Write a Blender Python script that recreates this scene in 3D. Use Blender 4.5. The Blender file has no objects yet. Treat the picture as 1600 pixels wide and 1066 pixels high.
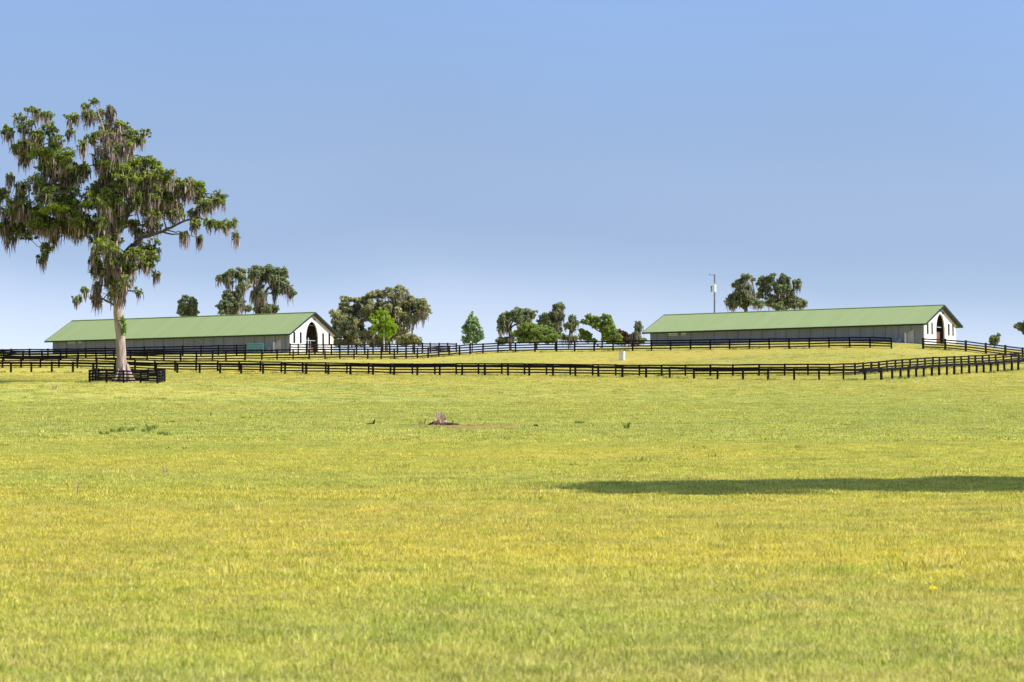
import bpy, math, random
import numpy as np
from mathutils import Vector, Matrix

random.seed(7)
rng = np.random.default_rng(11)
scene = bpy.context.scene
col = scene.collection
R = math.radians

# ------------------------------------------------------------------ camera geometry
F = 4200.0            # focal length in pixels of the 1600 px wide photograph
HY = 650.0            # row of the true horizon
CAMZ = 1.8
ALPHA = math.atan((HY - 533.0) / F)


def at(x, y, D):
    """world point seen at pixel (x, y) at ground distance D"""
    u = (x - 800.0) / F
    v = (533.0 - y) / F
    wy = math.cos(ALPHA) - v * math.sin(ALPHA)
    wz = math.sin(ALPHA) + v * math.cos(ALPHA)
    return Vector((u * D / wy, D, CAMZ + wz * D / wy))


# ------------------------------------------------------------------ terrain control points (column, row, distance)
CP = []
FA = [(-40, 582.5, 349), (65, 582, 346), (277, 583, 339), (450, 585, 334), (650, 587, 328), (830, 587.5, 323),
      (1046, 591, 317), (1240, 594.5, 311), (1318, 594.5, 309), (1351, 594.5, 309.5), (1377, 593.5, 311.5),
      (1394, 593, 313.5), (1407, 592, 315), (1456, 588.5, 321), (1502, 585, 327), (1559, 581, 334), (1600, 578, 339), (1650, 574, 346)]
FB = [(-40, 576, 360), (63, 574.5, 356), (277, 581, 347), (450, 583.5, 342), (650, 585.5, 336), (830, 586.5, 331),
      (1034, 588, 326), (1145, 588.5, 322), (1226, 587, 319), (1296, 587, 317), (1336, 585.5, 317.5), (1373, 582, 320), (1410, 579, 325),
      (1457, 576, 332), (1556, 571.5, 344), (1620, 568, 352)]
FT = [(1393, 544.6, 350), (1265, 544.8, 354), (1140, 546, 357), (1018, 548.3, 361), (928, 549.3, 364), (836, 549.6, 368),
      (778, 551, 369), (735, 554, 367), (702, 556.5, 364), (669, 559, 361), (634, 560.5, 360), (531, 561.8, 358), (420, 563, 358),
      (300, 564, 360), (150, 563, 364), (-30, 562, 370)]
FR = [(1442.5, 546, 352), (1477, 547, 353), (1509, 549, 354.5), (1540.5, 553, 356), (1571, 556.5, 358), (1598, 560, 360), (1630, 564, 363)]
FU = [(-30, 562, 384), (120, 560.5, 380), (225, 558, 378), (369, 555, 376), (384, 554.5, 376)]
FV = [(453, 553.5, 377), (540, 553, 381), (634, 552.3, 387), (713, 551.5, 393)]
for lst in (FA, FB, FT, FR, FU, FV):
    CP += lst
CP += [(190, 597, 280), (140, 598, 276), (257, 596, 284), (411, 554, 377), (452, 551, 392), (79, 553, 414), (521, 550, 402),
       (1443, 538.3, 365), (1018, 542.5, 386), (1494, 538.6, 375), (972, 562.8, 350), (1200, 560, 340)]
pts = [at(*c) for c in CP]
P = [(p.x, p.y, p.z) for p in pts]
for X in (-90, -30, 0, 30, 90):
    P += [(X, -30, 0), (X, 0, 0), (X, 30, 0), (X, 60, 0.03), (X, 100, 0.3), (X, 150, 0.95), (X, 200, 2.0), (X, 250, 3.5)]
for X in (-110, -50, 0, 50, 110):
    P += [(X, 430, 9.6), (X, 470, 8.0)]
P += [(95, 340, 7.0), (100, 380, 9.5), (-100, 345, 7.4), (-110, 390, 9.8)]
P = np.array(P)


def tps_fit(P, lam=0.6):
    S = 100.0
    xy = P[:, :2] / S
    n = len(P)
    d = np.linalg.norm(xy[:, None] - xy[None], axis=2)
    K = np.where(d > 0, d * d * np.log(d + 1e-12), 0) + np.eye(n) * lam * 1e-3
    Q = np.hstack([np.ones((n, 1)), xy])
    A = np.zeros((n + 3, n + 3))
    A[:n, :n] = K
    A[:n, n:] = Q
    A[n:, :n] = Q.T
    b = np.zeros(n + 3)
    b[:n] = P[:, 2]
    w = np.linalg.solve(A, b)

    def f(X, Y):
        X = np.atleast_1d(np.asarray(X, float)); Y = np.atleast_1d(np.asarray(Y, float))
        out = np.empty(X.shape)
        xf = X.ravel() / S; yf = Y.ravel() / S
        res = np.empty(xf.shape)
        for i in range(0, len(xf), 20000):
            a = xf[i:i + 20000]; c = yf[i:i + 20000]
            dd = np.sqrt((a[:, None] - xy[None, :, 0]) ** 2 + (c[:, None] - xy[None, :, 1]) ** 2)
            res[i:i + 20000] = (dd * dd * np.log(dd + 1e-12)) @ w[:n] + w[n] + w[n + 1] * a + w[n + 2] * c
        return res.reshape(X.shape)
    return f


_f = tps_fit(P)


def gz(X, Y):
    X = np.asarray(X, float); Y = np.asarray(Y, float)
    Xc = np.clip(X, -105, 105); Yc = np.clip(Y, -25, 460)
    z = _f(Xc, Yc)
    far = np.clip((Y - 455) / 500.0, 0, 1)
    return z * (1 - far) - far * 6.0


def G(X, Y):
    return float(np.ravel(gz([X], [Y]))[0])


# ------------------------------------------------------------------ helpers
class MB:
    def __init__(s):
        s.v = []; s.f = []; s.a = []

    def add(s, vs, fs):
        n = len(s.v)
        s.v += [tuple(v) for v in vs]
        s.f += [tuple(i + n for i in f) for f in fs]
        return s

    def box(s, x0, x1, y0, y1, z0, z1):
        vs = [(x0, y0, z0), (x1, y0, z0), (x1, y1, z0), (x0, y1, z0), (x0, y0, z1), (x1, y0, z1), (x1, y1, z1), (x0, y1, z1)]
        return s.add(vs, [(3, 2, 1, 0), (4, 5, 6, 7), (0, 1, 5, 4), (1, 2, 6, 5), (2, 3, 7, 6), (3, 0, 4, 7)])

    def bar(s, a, b, w, h):
        a = Vector(a); b = Vector(b); d = (b - a)
        if d.length < 1e-6: return s
        d.normalize()
        up = Vector((0, 0, 1)) if abs(d.z) < 0.95 else Vector((0, 1, 0))
        side = d.cross(up).normalized(); up = side.cross(d)
        vs = []
        for p in (a, b):
            for i, j in ((-1, -1), (1, -1), (1, 1), (-1, 1)):
                vs.append(p + side * (w / 2 * i) + up * (h / 2 * j))
        return s.add(vs, [(3, 2, 1, 0), (4, 5, 6, 7), (0, 1, 5, 4), (1, 2, 6, 5), (2, 3, 7, 6), (3, 0, 4, 7)])

    def tube(s, path, rad, n=8, lump=0.0):
        path = [Vector(p) for p in path]
        rings = []
        for i, p in enumerate(path):
            d = (path[min(i + 1, len(path) - 1)] - path[max(i - 1, 0)]).normalized()
            up = Vector((0, 1, 0)) if abs(d.y) < 0.9 else Vector((1, 0, 0))
            a = d.cross(up).normalized(); b = d.cross(a)
            rings.append([p + (a * math.cos(2 * math.pi * k / n) + b * math.sin(2 * math.pi * k / n)) * rad[i] * (1 + random.uniform(-lump, lump)) for k in range(n)])
        vs = [v for r in rings for v in r]
        fs = []
        for i in range(len(path) - 1):
            for k in range(n):
                fs.append((i * n + k, i * n + (k + 1) % n, (i + 1) * n + (k + 1) % n, (i + 1) * n + k))
        fs.append(tuple(range(n))[::-1]); fs.append(tuple((len(path) - 1) * n + k for k in range(n)))
        return s.add(vs, fs)

    def prism(s, poly, axis, t0, t1):
        """poly = (a, b) pairs in the two remaining axes, extruded along axis"""
        def mk(a, b, t):
            return {'x': (t, a, b), 'y': (a, t, b), 'z': (a, b, t)}[axis]
        n = len(poly)
        vs = [mk(a, b, t0) for a, b in poly] + [mk(a, b, t1) for a, b in poly]
        fs = [tuple(range(n))[::-1], tuple(range(n, 2 * n))] + [(i, (i + 1) % n, (i + 1) % n + n, i + n) for i in range(n)]
        return s.add(vs, fs)

    def build(s, name, mat, parent=None, smooth=False):
        me = bpy.data.meshes.new(name)
        me.from_pydata(s.v, [], s.f)
        me.materials.append(mat)
        if smooth: me.shade_smooth()
        me.update()
        o = bpy.data.objects.new(name, me)
        col.objects.link(o)
        if parent: o.parent = parent
        return o


def fix_normals(o):
    import bmesh
    bm = bmesh.new(); bm.from_mesh(o.data)
    bmesh.ops.recalc_face_normals(bm, faces=bm.faces)
    bm.to_mesh(o.data); bm.free()
    return o


def tag(o, label=None, cat=None, group=None, kind=None):
    if label: o['label'] = label
    if cat: o['category'] = cat
    if group: o['group'] = group
    if kind: o['kind'] = kind
    return o


def thing(name, label, cat, loc=(0, 0, 0), rz=0, group=None):
    o = bpy.data.objects.new(name, None)
    o.empty_display_size = 0.3
    col.objects.link(o)
    o.location = loc
    o.rotation_euler = (0, 0, rz)
    return tag(o, label, cat, group)


def np_mesh(name, verts, quads, mat, parent=None, rnd=None, smooth=False):
    """verts (N,3), quads (M,k)"""
    me = bpy.data.meshes.new(name)
    k = quads.shape[1]
    me.vertices.add(len(verts)); me.vertices.foreach_set('co', verts.astype(np.float32).ravel())
    me.loops.add(quads.size); me.loops.foreach_set('vertex_index', quads.astype(np.int32).ravel())
    me.polygons.add(len(quads)); me.polygons.foreach_set('loop_start', np.arange(0, quads.size, k, dtype=np.int32))
    me.polygons.foreach_set('loop_total', np.full(len(quads), k, dtype=np.int32))
    me.update(calc_edges=True)
    if rnd is not None:
        at_ = me.attributes.new('rnd', 'FLOAT', 'FACE'); at_.data.foreach_set('value', rnd.astype(np.float32))
    me.materials.append(mat)
    if smooth: me.shade_smooth()
    o = bpy.data.objects.new(name, me); col.objects.link(o)
    if parent: o.parent = parent
    return o


# ------------------------------------------------------------------ materials
def new_mat(name):
    m = bpy.data.materials.new(name); m.use_nodes = True
    nt = m.node_tree
    for n in list(nt.nodes): nt.nodes.remove(n)
    out = nt.nodes.new('ShaderNodeOutputMaterial')
    return m, nt, out


def ND(nt, typ, **kw):
    n = nt.nodes.new(typ)
    for k, v in kw.items():
        if k == 'ins':
            for kk, vv in v.items(): n.inputs[kk].default_value = vv
        else: setattr(n, k, v)
    return n


def noise_mat(name, c1, c2, scale=3.0, rough=0.8, bump=0.0, spec=0.2, stretch=(1, 1, 1), detail=5, metallic=0, bscale=None):
    m, nt, out = new_mat(name)
    L = nt.links.new
    tc = ND(nt, 'ShaderNodeTexCoord')
    mp = ND(nt, 'ShaderNodeMapping'); mp.inputs['Scale'].default_value = stretch
    L(tc.outputs['Object'], mp.inputs['Vector'])
    no = ND(nt, 'ShaderNodeTexNoise', ins={'Scale': scale, 'Detail': detail, 'Roughness': 0.6})
    L(mp.outputs[0], no.inputs['Vector'])
    cr = ND(nt, 'ShaderNodeValToRGB')
    cr.color_ramp.elements[0].position = 0.32; cr.color_ramp.elements[1].position = 0.68
    cr.color_ramp.elements[0].color = (*c1, 1); cr.color_ramp.elements[1].color = (*c2, 1)
    L(no.outputs[0], cr.inputs[0])
    b = ND(nt, 'ShaderNodeBsdfPrincipled', ins={'Roughness': rough, 'Specular IOR Level': spec, 'Metallic': metallic})
    L(cr.outputs[0], b.inputs['Base Color'])
    if bump:
        n2 = ND(nt, 'ShaderNodeTexNoise', ins={'Scale': bscale or scale * 3, 'Detail': 6})
        L(mp.outputs[0], n2.inputs['Vector'])
        bp = ND(nt, 'ShaderNodeBump', ins={'Strength': bump, 'Distance': 0.05})
        L(n2.outputs[0], bp.inputs['Height']); L(bp.outputs[0], b.inputs['Normal'])
    L(b.outputs[0], out.inputs[0])
    return m


def leaf_mat(name, dark, mid, light, trans=0.35):
    m, nt, out = new_mat(name)
    L = nt.links.new
    a = ND(nt, 'ShaderNodeAttribute', attribute_name='rnd')
    cr = ND(nt, 'ShaderNodeValToRGB')
    e = cr.color_ramp.elements
    e[0].position = 0; e[0].color = (*dark, 1); e[1].position = 1; e[1].color = (*light, 1)
    x = e.new(0.5); x.color = (*mid, 1)
    L(a.outputs['Fac'], cr.inputs[0])
    d = ND(nt, 'ShaderNodeBsdfDiffuse'); t = ND(nt, 'ShaderNodeBsdfTranslucent')
    mx = ND(nt, 'ShaderNodeMixShader', ins={0: trans})
    L(cr.outputs[0], d.inputs[0]); L(cr.outputs[0], t.inputs[0])
    L(d.outputs[0], mx.inputs[1]); L(t.outputs[0], mx.inputs[2]); L(mx.outputs[0], out.inputs[0])
    return m


def grass_mat(name, blade):
    """colour from world position, shared by the ground sheet and by the blades standing on it"""
    m, nt, out = new_mat(name)
    L = nt.links.new
    g = ND(nt, 'ShaderNodeNewGeometry')
    sep = ND(nt, 'ShaderNodeSeparateXYZ'); L(g.outputs['Position'], sep.inputs[0])
    cmb = ND(nt, 'ShaderNodeCombineXYZ'); L(sep.outputs[0], cmb.inputs[0]); L(sep.outputs[1], cmb.inputs[1])

    def noise(scale, detail, off, st=(1, 1, 1), rough=0.55):
        mp = ND(nt, 'ShaderNodeMapping'); mp.inputs['Location'].default_value = off; mp.inputs['Scale'].default_value = st
        L(cmb.outputs[0], mp.inputs[0])
        n = ND(nt, 'ShaderNodeTexNoise', ins={'Scale': scale, 'Detail': detail, 'Roughness': rough})
        L(mp.outputs[0], n.inputs['Vector'])
        return n.outputs[0]

    def ramp(src, p0, p1):
        r = ND(nt, 'ShaderNodeMapRange', ins={'From Min': p0, 'From Max': p1}); L(src, r.inputs[0]); return r.outputs[0]

    def mix(fac, a, b):
        x = ND(nt, 'ShaderNodeMix', data_type='RGBA')
        if isinstance(fac, float): x.inputs['Factor'].default_value = fac
        else: L(fac, x.inputs['Factor'])
        for s, v in (('A', a), ('B', b)):
            sock = [i for i in x.inputs if i.name == s and i.type == 'RGBA'][0]
            if isinstance(v, tuple): sock.default_value = (*v, 1)
            else: L(v, sock)
        return [o for o in x.outputs if o.type == 'RGBA'][0]

    def mul(a, k):
        x = ND(nt, 'ShaderNodeMath', operation='MULTIPLY'); L(a, x.inputs[0])
        if isinstance(k, float): x.inputs[1].default_value = k
        else: L(k, x.inputs[1])
        return x.outputs[0]
    green = GRASS_GREEN; yel = GRASS_YEL; tan = GRASS_TAN; blue = GRASS_COOL
    c = mix(ramp(noise(0.07, 4, (3, 7, 0), (0.6, 1, 1)), 0.36, 0.62), green, yel)
    c = mix(mul(ramp(noise(0.16, 4, (33, 17, 0), (0.5, 1, 1)), 0.50, 0.70), 0.75), c, tan)
    c = mix(mul(ramp(noise(0.11, 4, (83, 57, 0), (0.5, 1, 1)), 0.54, 0.72), 0.7), c, blue)
    # the field changes from cool lush turf by the camera to golden, then to pale green farther out
    rg = ND(nt, 'ShaderNodeMapRange', ins={'From Min': 0.0, 'From Max': 320.0}); L(sep.outputs[1], rg.inputs[0])
    wob = ND(nt, 'ShaderNodeMath', operation='MULTIPLY_ADD'); wob.inputs[1].default_value = 0.05; L(noise(0.09, 2, (60, 7, 0)), wob.inputs[0]); L(rg.outputs[0], wob.inputs[2])
    zr = ND(nt, 'ShaderNodeValToRGB'); L(wob.outputs[0], zr.inputs[0]); el = zr.color_ramp.elements
    zones = [(0.075, (0.64, 0.73, 0.18)), (0.10, (0.82, 0.80, 0.12)), (0.13, (0.96, 0.82, 0.085)), (0.19, (0.92, 0.78, 0.10)), (0.25, (0.76, 0.74, 0.14)), (0.34, (0.84, 0.78, 0.13)), (0.50, (0.62, 0.66, 0.17)), (0.8, (0.66, 0.67, 0.17)), (1.0, (0.72, 0.64, 0.15))]
    for i_, (p_, c_) in enumerate(zones):
        e_ = el[i_] if i_ < 2 else el.new(p_)
        e_.position = p_; e_.color = (*c_, 1)
    c = mix(0.62, c, zr.outputs[0])
    c = mix(mul(ramp(noise(0.9, 5, (71, 12, 0), (0.7, 1, 1), rough=0.7), 0.50, 0.66), 0.55), c, (0.44, 0.62, 0.04))
    # short dry turf of the paddock on the hill
    hill = ND(nt, 'ShaderNodeMapRange', ins={'From Min': 322.0, 'From Max': 345.0}); L(sep.outputs[1], hill.inputs[0])
    hn = mul(hill.outputs[0], ramp(noise(0.045, 4, (5, 1, 0), (0.5, 1.6, 1)), 0.40, 0.60))
    c = mix(mul(hn, 0.65), c, (0.86, 0.66, 0.14))
    # small scale mottling
    c = mix(mul(ramp(noise(1.3, 5, (1, 2, 0), rough=0.7), 0.45, 0.75), 0.45), c, tan)
    c = mix(mul(ramp(noise(2.1, 4, (9, 4, 0), rough=0.7), 0.52, 0.75), 0.5), c, (0.26, 0.36, 0.06))
    c = mix(mul(ramp(noise(0.33, 5, (29, 64, 0), (0.6, 1, 1), rough=0.7), 0.55, 0.70), 0.45), c, (0.28, 0.36, 0.09))
    if blade:
        a = ND(nt, 'ShaderNodeAttribute', attribute_name='rnd')
        oi = ND(nt, 'ShaderNodeObjectInfo')
        c = mix(mul(ramp(a.outputs['Fac'], 0.62, 1.0), 0.9), c, (1.0, 0.86, 0.42))
        c = mix(mul(ramp(a.outputs['Fac'], 0.45, 0.0), 0.75), c, (0.16, 0.24, 0.02))
        hs = ND(nt, 'ShaderNodeHueSaturation', ins={'Saturation': 1.0})
        r = ND(nt, 'ShaderNodeMapRange', ins={'To Min': 0.72, 'To Max': 1.42}); L(oi.outputs['Random'], r.inputs[0])
        L(r.outputs[0], hs.inputs['Value']); L(c, hs.inputs['Color'])
        d = ND(nt, 'ShaderNodeBsdfDiffuse'); t = ND(nt, 'ShaderNodeBsdfTranslucent')
        mx = ND(nt, 'ShaderNodeMixShader', ins={0: 0.5})
        L(hs.outputs[0], d.inputs[0]); L(hs.outputs[0], t.inputs[0])
        L(d.outputs[0], mx.inputs[1]); L(t.outputs[0], mx.inputs[2]); L(mx.outputs[0], out.inputs[0])
    else:
        d = ND(nt, 'ShaderNodeBsdfDiffuse', ins={'Roughness': 0.8})
        hs = ND(nt, 'ShaderNodeHueSaturation', ins={'Value': 0.92})
        L(c, hs.inputs['Color']); L(hs.outputs[0], d.inputs[0])
        n2 = noise(3.0, 8, (0, 0, 0), rough=0.75)
        bp = ND(nt, 'ShaderNodeBump', ins={'Strength': 0.8, 'Distance': 0.12}); L(n2, bp.inputs['Height']); L(bp.outputs[0], d.inputs['Normal'])
        L(d.outputs[0], out.inputs[0])
    return m


GRASS_GREEN = (0.52, 0.58, 0.135)
GRASS_YEL = (0.86, 0.72, 0.12)
GRASS_TAN = (0.92, 0.70, 0.33)
GRASS_COOL = (0.42, 0.52, 0.14)

M = {}
M['ground'] = grass_mat('ground_turf', False)
M['blade'] = grass_mat('grass_blade', True)
M['black'] = noise_mat('black_stained_board', (0.006, 0.006, 0.010), (0.020, 0.016, 0.018), 2.0, 0.8, 0.3, 0.12)
M['white'] = noise_mat('white_stucco', (0.78, 0.77, 0.75), (0.88, 0.87, 0.86), 1.2, 0.8, 0.2)
M['trim'] = noise_mat('white_trim', (0.55, 0.57, 0.60), (0.68, 0.69, 0.70), 3, 0.6)
M['dkgreen'] = noise_mat('dark_green_trim', (0.012, 0.034, 0.030), (0.02, 0.05, 0.042), 3, 0.5)
M['shutter'] = noise_mat('shutter_paint', (0.006, 0.010, 0.009), (0.012, 0.018, 0.016), 3, 0.8, spec=0.1)
M['soffit'] = noise_mat('soffit_wood', (0.05, 0.04, 0.032), (0.10, 0.08, 0.06), 5, 0.8)
M['dark'] = noise_mat('interior_dark', (0.05, 0.045, 0.045), (0.10, 0.085, 0.08), 2, 0.9)
M['brown'] = noise_mat('stall_door_wood', (0.16, 0.075, 0.05), (0.28, 0.14, 0.10), 4, 0.7)
M['steel'] = noise_mat('galvanised_pipe', (0.45, 0.47, 0.5), (0.6, 0.62, 0.64), 6, 0.4, spec=0.5)
M['pale'] = noise_mat('sun_patch_tone', (0.42, 0.40, 0.43), (0.50, 0.48, 0.50), 2, 0.7)  # pale tone standing in for sunlight on the barn's long wall
M['gategreen'] = noise_mat('green_gate_paint', (0.04, 0.26, 0.17), (0.07, 0.34, 0.22), 4, 0.5)
M['polewood'] = noise_mat('pole_wood', (0.13, 0.13, 0.14), (0.22, 0.21, 0.21), 3, 0.9)
M['box'] = noise_mat('white_plastic', (0.80, 0.78, 0.74), (0.90, 0.89, 0.87), 2, 0.5)
M['log'] = noise_mat('dead_wood', (0.04, 0.022, 0.016), (0.16, 0.10, 0.07), 6, 0.9, 0.6)
M['stumpwood'] = noise_mat('broken_stump_wood', (0.18, 0.11, 0.06), (0.66, 0.52, 0.34), 5, 0.9, 0.6, stretch=(3, 3, 0.6))
M['soil'] = noise_mat('bare_soil', (0.34, 0.20, 0.07), (0.62, 0.46, 0.14), 1.8, 0.95, 0.5)
M['flower'] = noise_mat('yellow_petal', (0.85, 0.70, 0.02), (0.9, 0.8, 0.03), 20, 0.6)
M['bark'] = noise_mat('pale_oak_bark', (0.26, 0.19, 0.16), (0.62, 0.50, 0.43), 2.4, 0.95, 1.0, stretch=(1.8, 1.8, 0.30), bscale=4)
M['barkd'] = noise_mat('dark_oak_bark', (0.07, 0.055, 0.05), (0.22, 0.17, 0.14), 2.0, 0.95, 0.8, stretch=(2, 2, 0.5))
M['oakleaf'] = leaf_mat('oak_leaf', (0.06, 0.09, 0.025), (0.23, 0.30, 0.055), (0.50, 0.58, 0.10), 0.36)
M['moss'] = leaf_mat('spanish_moss', (0.05, 0.04, 0.042), (0.30, 0.225, 0.21), (0.74, 0.57, 0.50), 0.3)
M['farleaf'] = leaf_mat('hazed_far_oak_leaf', (0.13, 0.16, 0.11), (0.31, 0.36, 0.18), (0.52, 0.57, 0.27), 0.34)  # leaf tones lightened so the colour itself carries distance haze
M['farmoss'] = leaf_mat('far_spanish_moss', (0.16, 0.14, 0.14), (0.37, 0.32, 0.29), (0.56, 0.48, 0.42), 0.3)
M['olive'] = leaf_mat('olive_oak_leaf', (0.20, 0.22, 0.15), (0.45, 0.45, 0.22), (0.66, 0.64, 0.30), 0.32)
M['lime'] = leaf_mat('lime_leaf', (0.24, 0.38, 0.03), (0.42, 0.60, 0.04), (0.60, 0.76, 0.07), 0.4)
M['midgreen'] = leaf_mat('mid_green_leaf', (0.12, 0.20, 0.08), (0.34, 0.47, 0.17), (0.62, 0.74, 0.34), 0.4)
M['bushgreen'] = leaf_mat('bush_green_leaf', (0.12, 0.17, 0.07), (0.33, 0.43, 0.11), (0.54, 0.63, 0.17), 0.34)
M['redleaf'] = leaf_mat('russet_leaf', (0.06, 0.04, 0.035), (0.14, 0.09, 0.07), (0.25, 0.17, 0.12), 0.3)
M['weed'] = leaf_mat('weed_leaf', (0.12, 0.18, 0.04), (0.22, 0.30, 0.06), (0.36, 0.45, 0.10), 0.35)
M['straw'] = leaf_mat('straw_stalk', (0.35, 0.24, 0.15), (0.5, 0.38, 0.25), (0.72, 0.6, 0.42), 0.3)
M['vine'] = leaf_mat('vine_leaf', (0.10, 0.20, 0.02), (0.22, 0.36, 0.03), (0.34, 0.5, 0.05), 0.35)


def metal_mat(name, c1, c2, pitch, axis=0, rough=0.45, strength=0.5, spec=0.5):
    """ribbed sheet metal"""
    m, nt, out = new_mat(name); L = nt.links.new
    tc = ND(nt, 'ShaderNodeTexCoord')
    sp = ND(nt, 'ShaderNodeSeparateXYZ'); L(tc.outputs['Object'], sp.inputs[0])
    w = ND(nt, 'ShaderNodeMath', operation='MULTIPLY'); w.inputs[1].default_value = 2 * math.pi / pitch; L(sp.outputs[axis], w.inputs[0])
    s = ND(nt, 'ShaderNodeMath', operation='SINE'); L(w.outputs[0], s.inputs[0])
    no = ND(nt, 'ShaderNodeTexNoise', ins={'Scale': 0.35, 'Detail': 5, 'Roughness': 0.6}); mp = ND(nt, 'ShaderNodeMapping'); mp.inputs['Scale'].default_value = (2.6, 0.25, 0.25); L(tc.outputs['Object'], mp.inputs[0]); L(mp.outputs[0], no.inputs['Vector'])
    cr = ND(nt, 'ShaderNodeValToRGB'); cr.color_ramp.elements[0].position = 0.3; cr.color_ramp.elements[1].position = 0.7
    cr.color_ramp.elements[0].color = (*c1, 1); cr.color_ramp.elements[1].color = (*c2, 1); L(no.outputs[0], cr.inputs[0])
    b = ND(nt, 'ShaderNodeBsdfPrincipled', ins={'Roughness': rough, 'Specular IOR Level': spec})
    L(cr.outputs[0], b.inputs['Base Color'])
    bp = ND(nt, 'ShaderNodeBump', ins={'Strength': strength, 'Distance': 0.03}); L(s.outputs[0], bp.inputs['Height']); L(bp.outputs[0], b.inputs['Normal'])
    L(b.outputs[0], out.inputs[0])
    return m


M['roof'] = metal_mat('green_roof_metal', (0.46, 0.57, 0.21), (0.52, 0.62, 0.25), 0.3, 0, 0.45, 0.12, 0.5)
M['batten'] = noise_mat('wall_seam', (0.14, 0.155, 0.20), (0.18, 0.195, 0.24), 3, 0.7)
M['siding'] = metal_mat('grey_siding', (0.21, 0.235, 0.315), (0.275, 0.295, 0.375), 0.3, 0, 0.6, 0.25, 0.3)

# ------------------------------------------------------------------ ground
def lines(lo, hi, step, outer):
    mid = list(np.arange(lo, hi + step / 2, step))
    return np.array([lo - o for o in reversed(outer)] + mid + [hi + o for o in outer])


xs = lines(-120, 120, 2.5, [10, 30, 80, 200, 600, 1800, 5000])
ys = np.concatenate([[-5000, -1500, -500, -150, -60], np.arange(-25, 480, 2.0), [500, 540, 600, 700, 850, 1000, 1500, 2500, 4000, 6500]])
XX, YY = np.meshgrid(xs, ys)
ZZ = gz(XX, YY)
ZZ = ZZ + 0.05 * np.sin(XX * 0.21 + 1.3 * np.sin(YY * 0.09)) * np.cos(YY * 0.16 + XX * 0.05) * np.clip((YY - 40) / 60, 0, 1) * (YY < 470)
V = np.stack([XX.ravel(), YY.ravel(), ZZ.ravel()], 1)
nx = len(xs); ny = len(ys)
I, J = np.meshgrid(np.arange(nx - 1), np.arange(ny - 1))
q = (J * nx + I).ravel()
Q = np.stack([q, q + 1, q + 1 + nx, q + nx], 1)
ground = np_mesh('ground', V, Q, M['ground'], smooth=True)
ground['kind'] = 'structure'
_zi = ZZ


def gsurf(X, Y):
    """height of the ground mesh itself (bilinear)"""
    X = np.asarray(X, float); Y = np.asarray(Y, float)
    i = np.clip(np.searchsorted(xs, X) - 1, 0, nx - 2); j = np.clip(np.searchsorted(ys, Y) - 1, 0, ny - 2)
    tx = (X - xs[i]) / (xs[i + 1] - xs[i]); ty = (Y - ys[j]) / (ys[j + 1] - ys[j])
    return (_zi[j, i] * (1 - tx) + _zi[j, i + 1] * tx) * (1 - ty) + (_zi[j + 1, i] * (1 - tx) + _zi[j + 1, i + 1] * tx) * ty


def S(X, Y):
    return float(gsurf(np.array([X]), np.array([Y]))[0])


# ------------------------------------------------------------------ grass
def tuft(name, nb, rad, h0, h1, w, seed, lean=0.5):
    r = np.random.default_rng(seed)
    a = r.uniform(0, 2 * np.pi, nb); rr = rad * np.sqrt(r.uniform(0, 1, nb))
    bx = rr * np.cos(a); by = rr * np.sin(a)
    h = r.uniform(h0, h1, nb)
    az = r.uniform(0, 2 * np.pi, nb); ln = r.uniform(0.1, lean, nb) * h
    dx = np.cos(az) * ln; dy = np.sin(az) * ln
    fz = r.uniform(0, np.pi, nb); sx = np.cos(fz) * w / 2; sy = np.sin(fz) * w / 2
    z0 = np.full(nb, -0.03)
    P0 = np.stack([bx - sx, by - sy, z0], 1); P1 = np.stack([bx + sx, by + sy, z0], 1)
    P2 = np.stack([bx + sx * .8 + dx * .4, by + sy * .8 + dy * .4, h * .6], 1); P3 = np.stack([bx - sx * .8 + dx * .4, by - sy * .8 + dy * .4, h * .6], 1)
    P4 = np.stack([bx + dx + sx * .1, by + dy + sy * .1, h * (1 - .25 * ln / h)], 1); P5 = np.stack([bx + dx - sx * .1, by + dy - sy * .1, h * (1 - .25 * ln / h)], 1)
    V = np.stack([P0, P1, P2, P3, P4, P5], 1).reshape(-1, 3)
    b = np.arange(nb) * 6
    Q = np.concatenate([np.stack([b, b + 1, b + 2, b + 3], 1), np.stack([b + 3, b + 2, b + 4, b + 5], 1)])
    rn = r.uniform(0, 1, nb)
    o = np_mesh(name, V, Q, M['blade'], rnd=np.concatenate([rn, rn]))
    col.objects.unlink(o)
    return o


tcol = bpy.data.collections.new('grass_tuft_sources')
k = 0
for i in range(6):
    tcol.objects.link(tuft('tuft_a%02d' % i, 34, 0.16, 0.03, 0.085, 0.007, 100 + i, 1.0))
for i in range(3):
    tcol.objects.link(tuft('tuft_b%02d' % i, 40, 0.34, 0.03, 0.09, 0.014, 200 + i, 0.9))
for i in range(3):
    tcol.objects.link(tuft('tuft_c%02d' % i, 44, 0.75, 0.03, 0.10, 0.032, 300 + i, 0.8))

_d = tuft('tuft_d00', 30, 0.35, 0.05, 0.22, 0.03, 400, 1.0); _d.data.materials[0] = M['weed']; tcol.objects.link(_d)


def scatter(D0, D1, dens, pad, rs):
    # even density over the wedge the lens can see, padded sideways
    hw = lambda D: D * 0.1905 * pad + 1.2
    A = (hw(D0) + hw(D1)) * (D1 - D0)
    n = int(A * dens)
    Y = rng.uniform(D0, D1, int(n * 2.2)); X = rng.uniform(-hw(D1), hw(D1), len(Y))
    keep = np.abs(X) < hw(Y)
    return X[keep][:n], Y[keep][:n]


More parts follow.
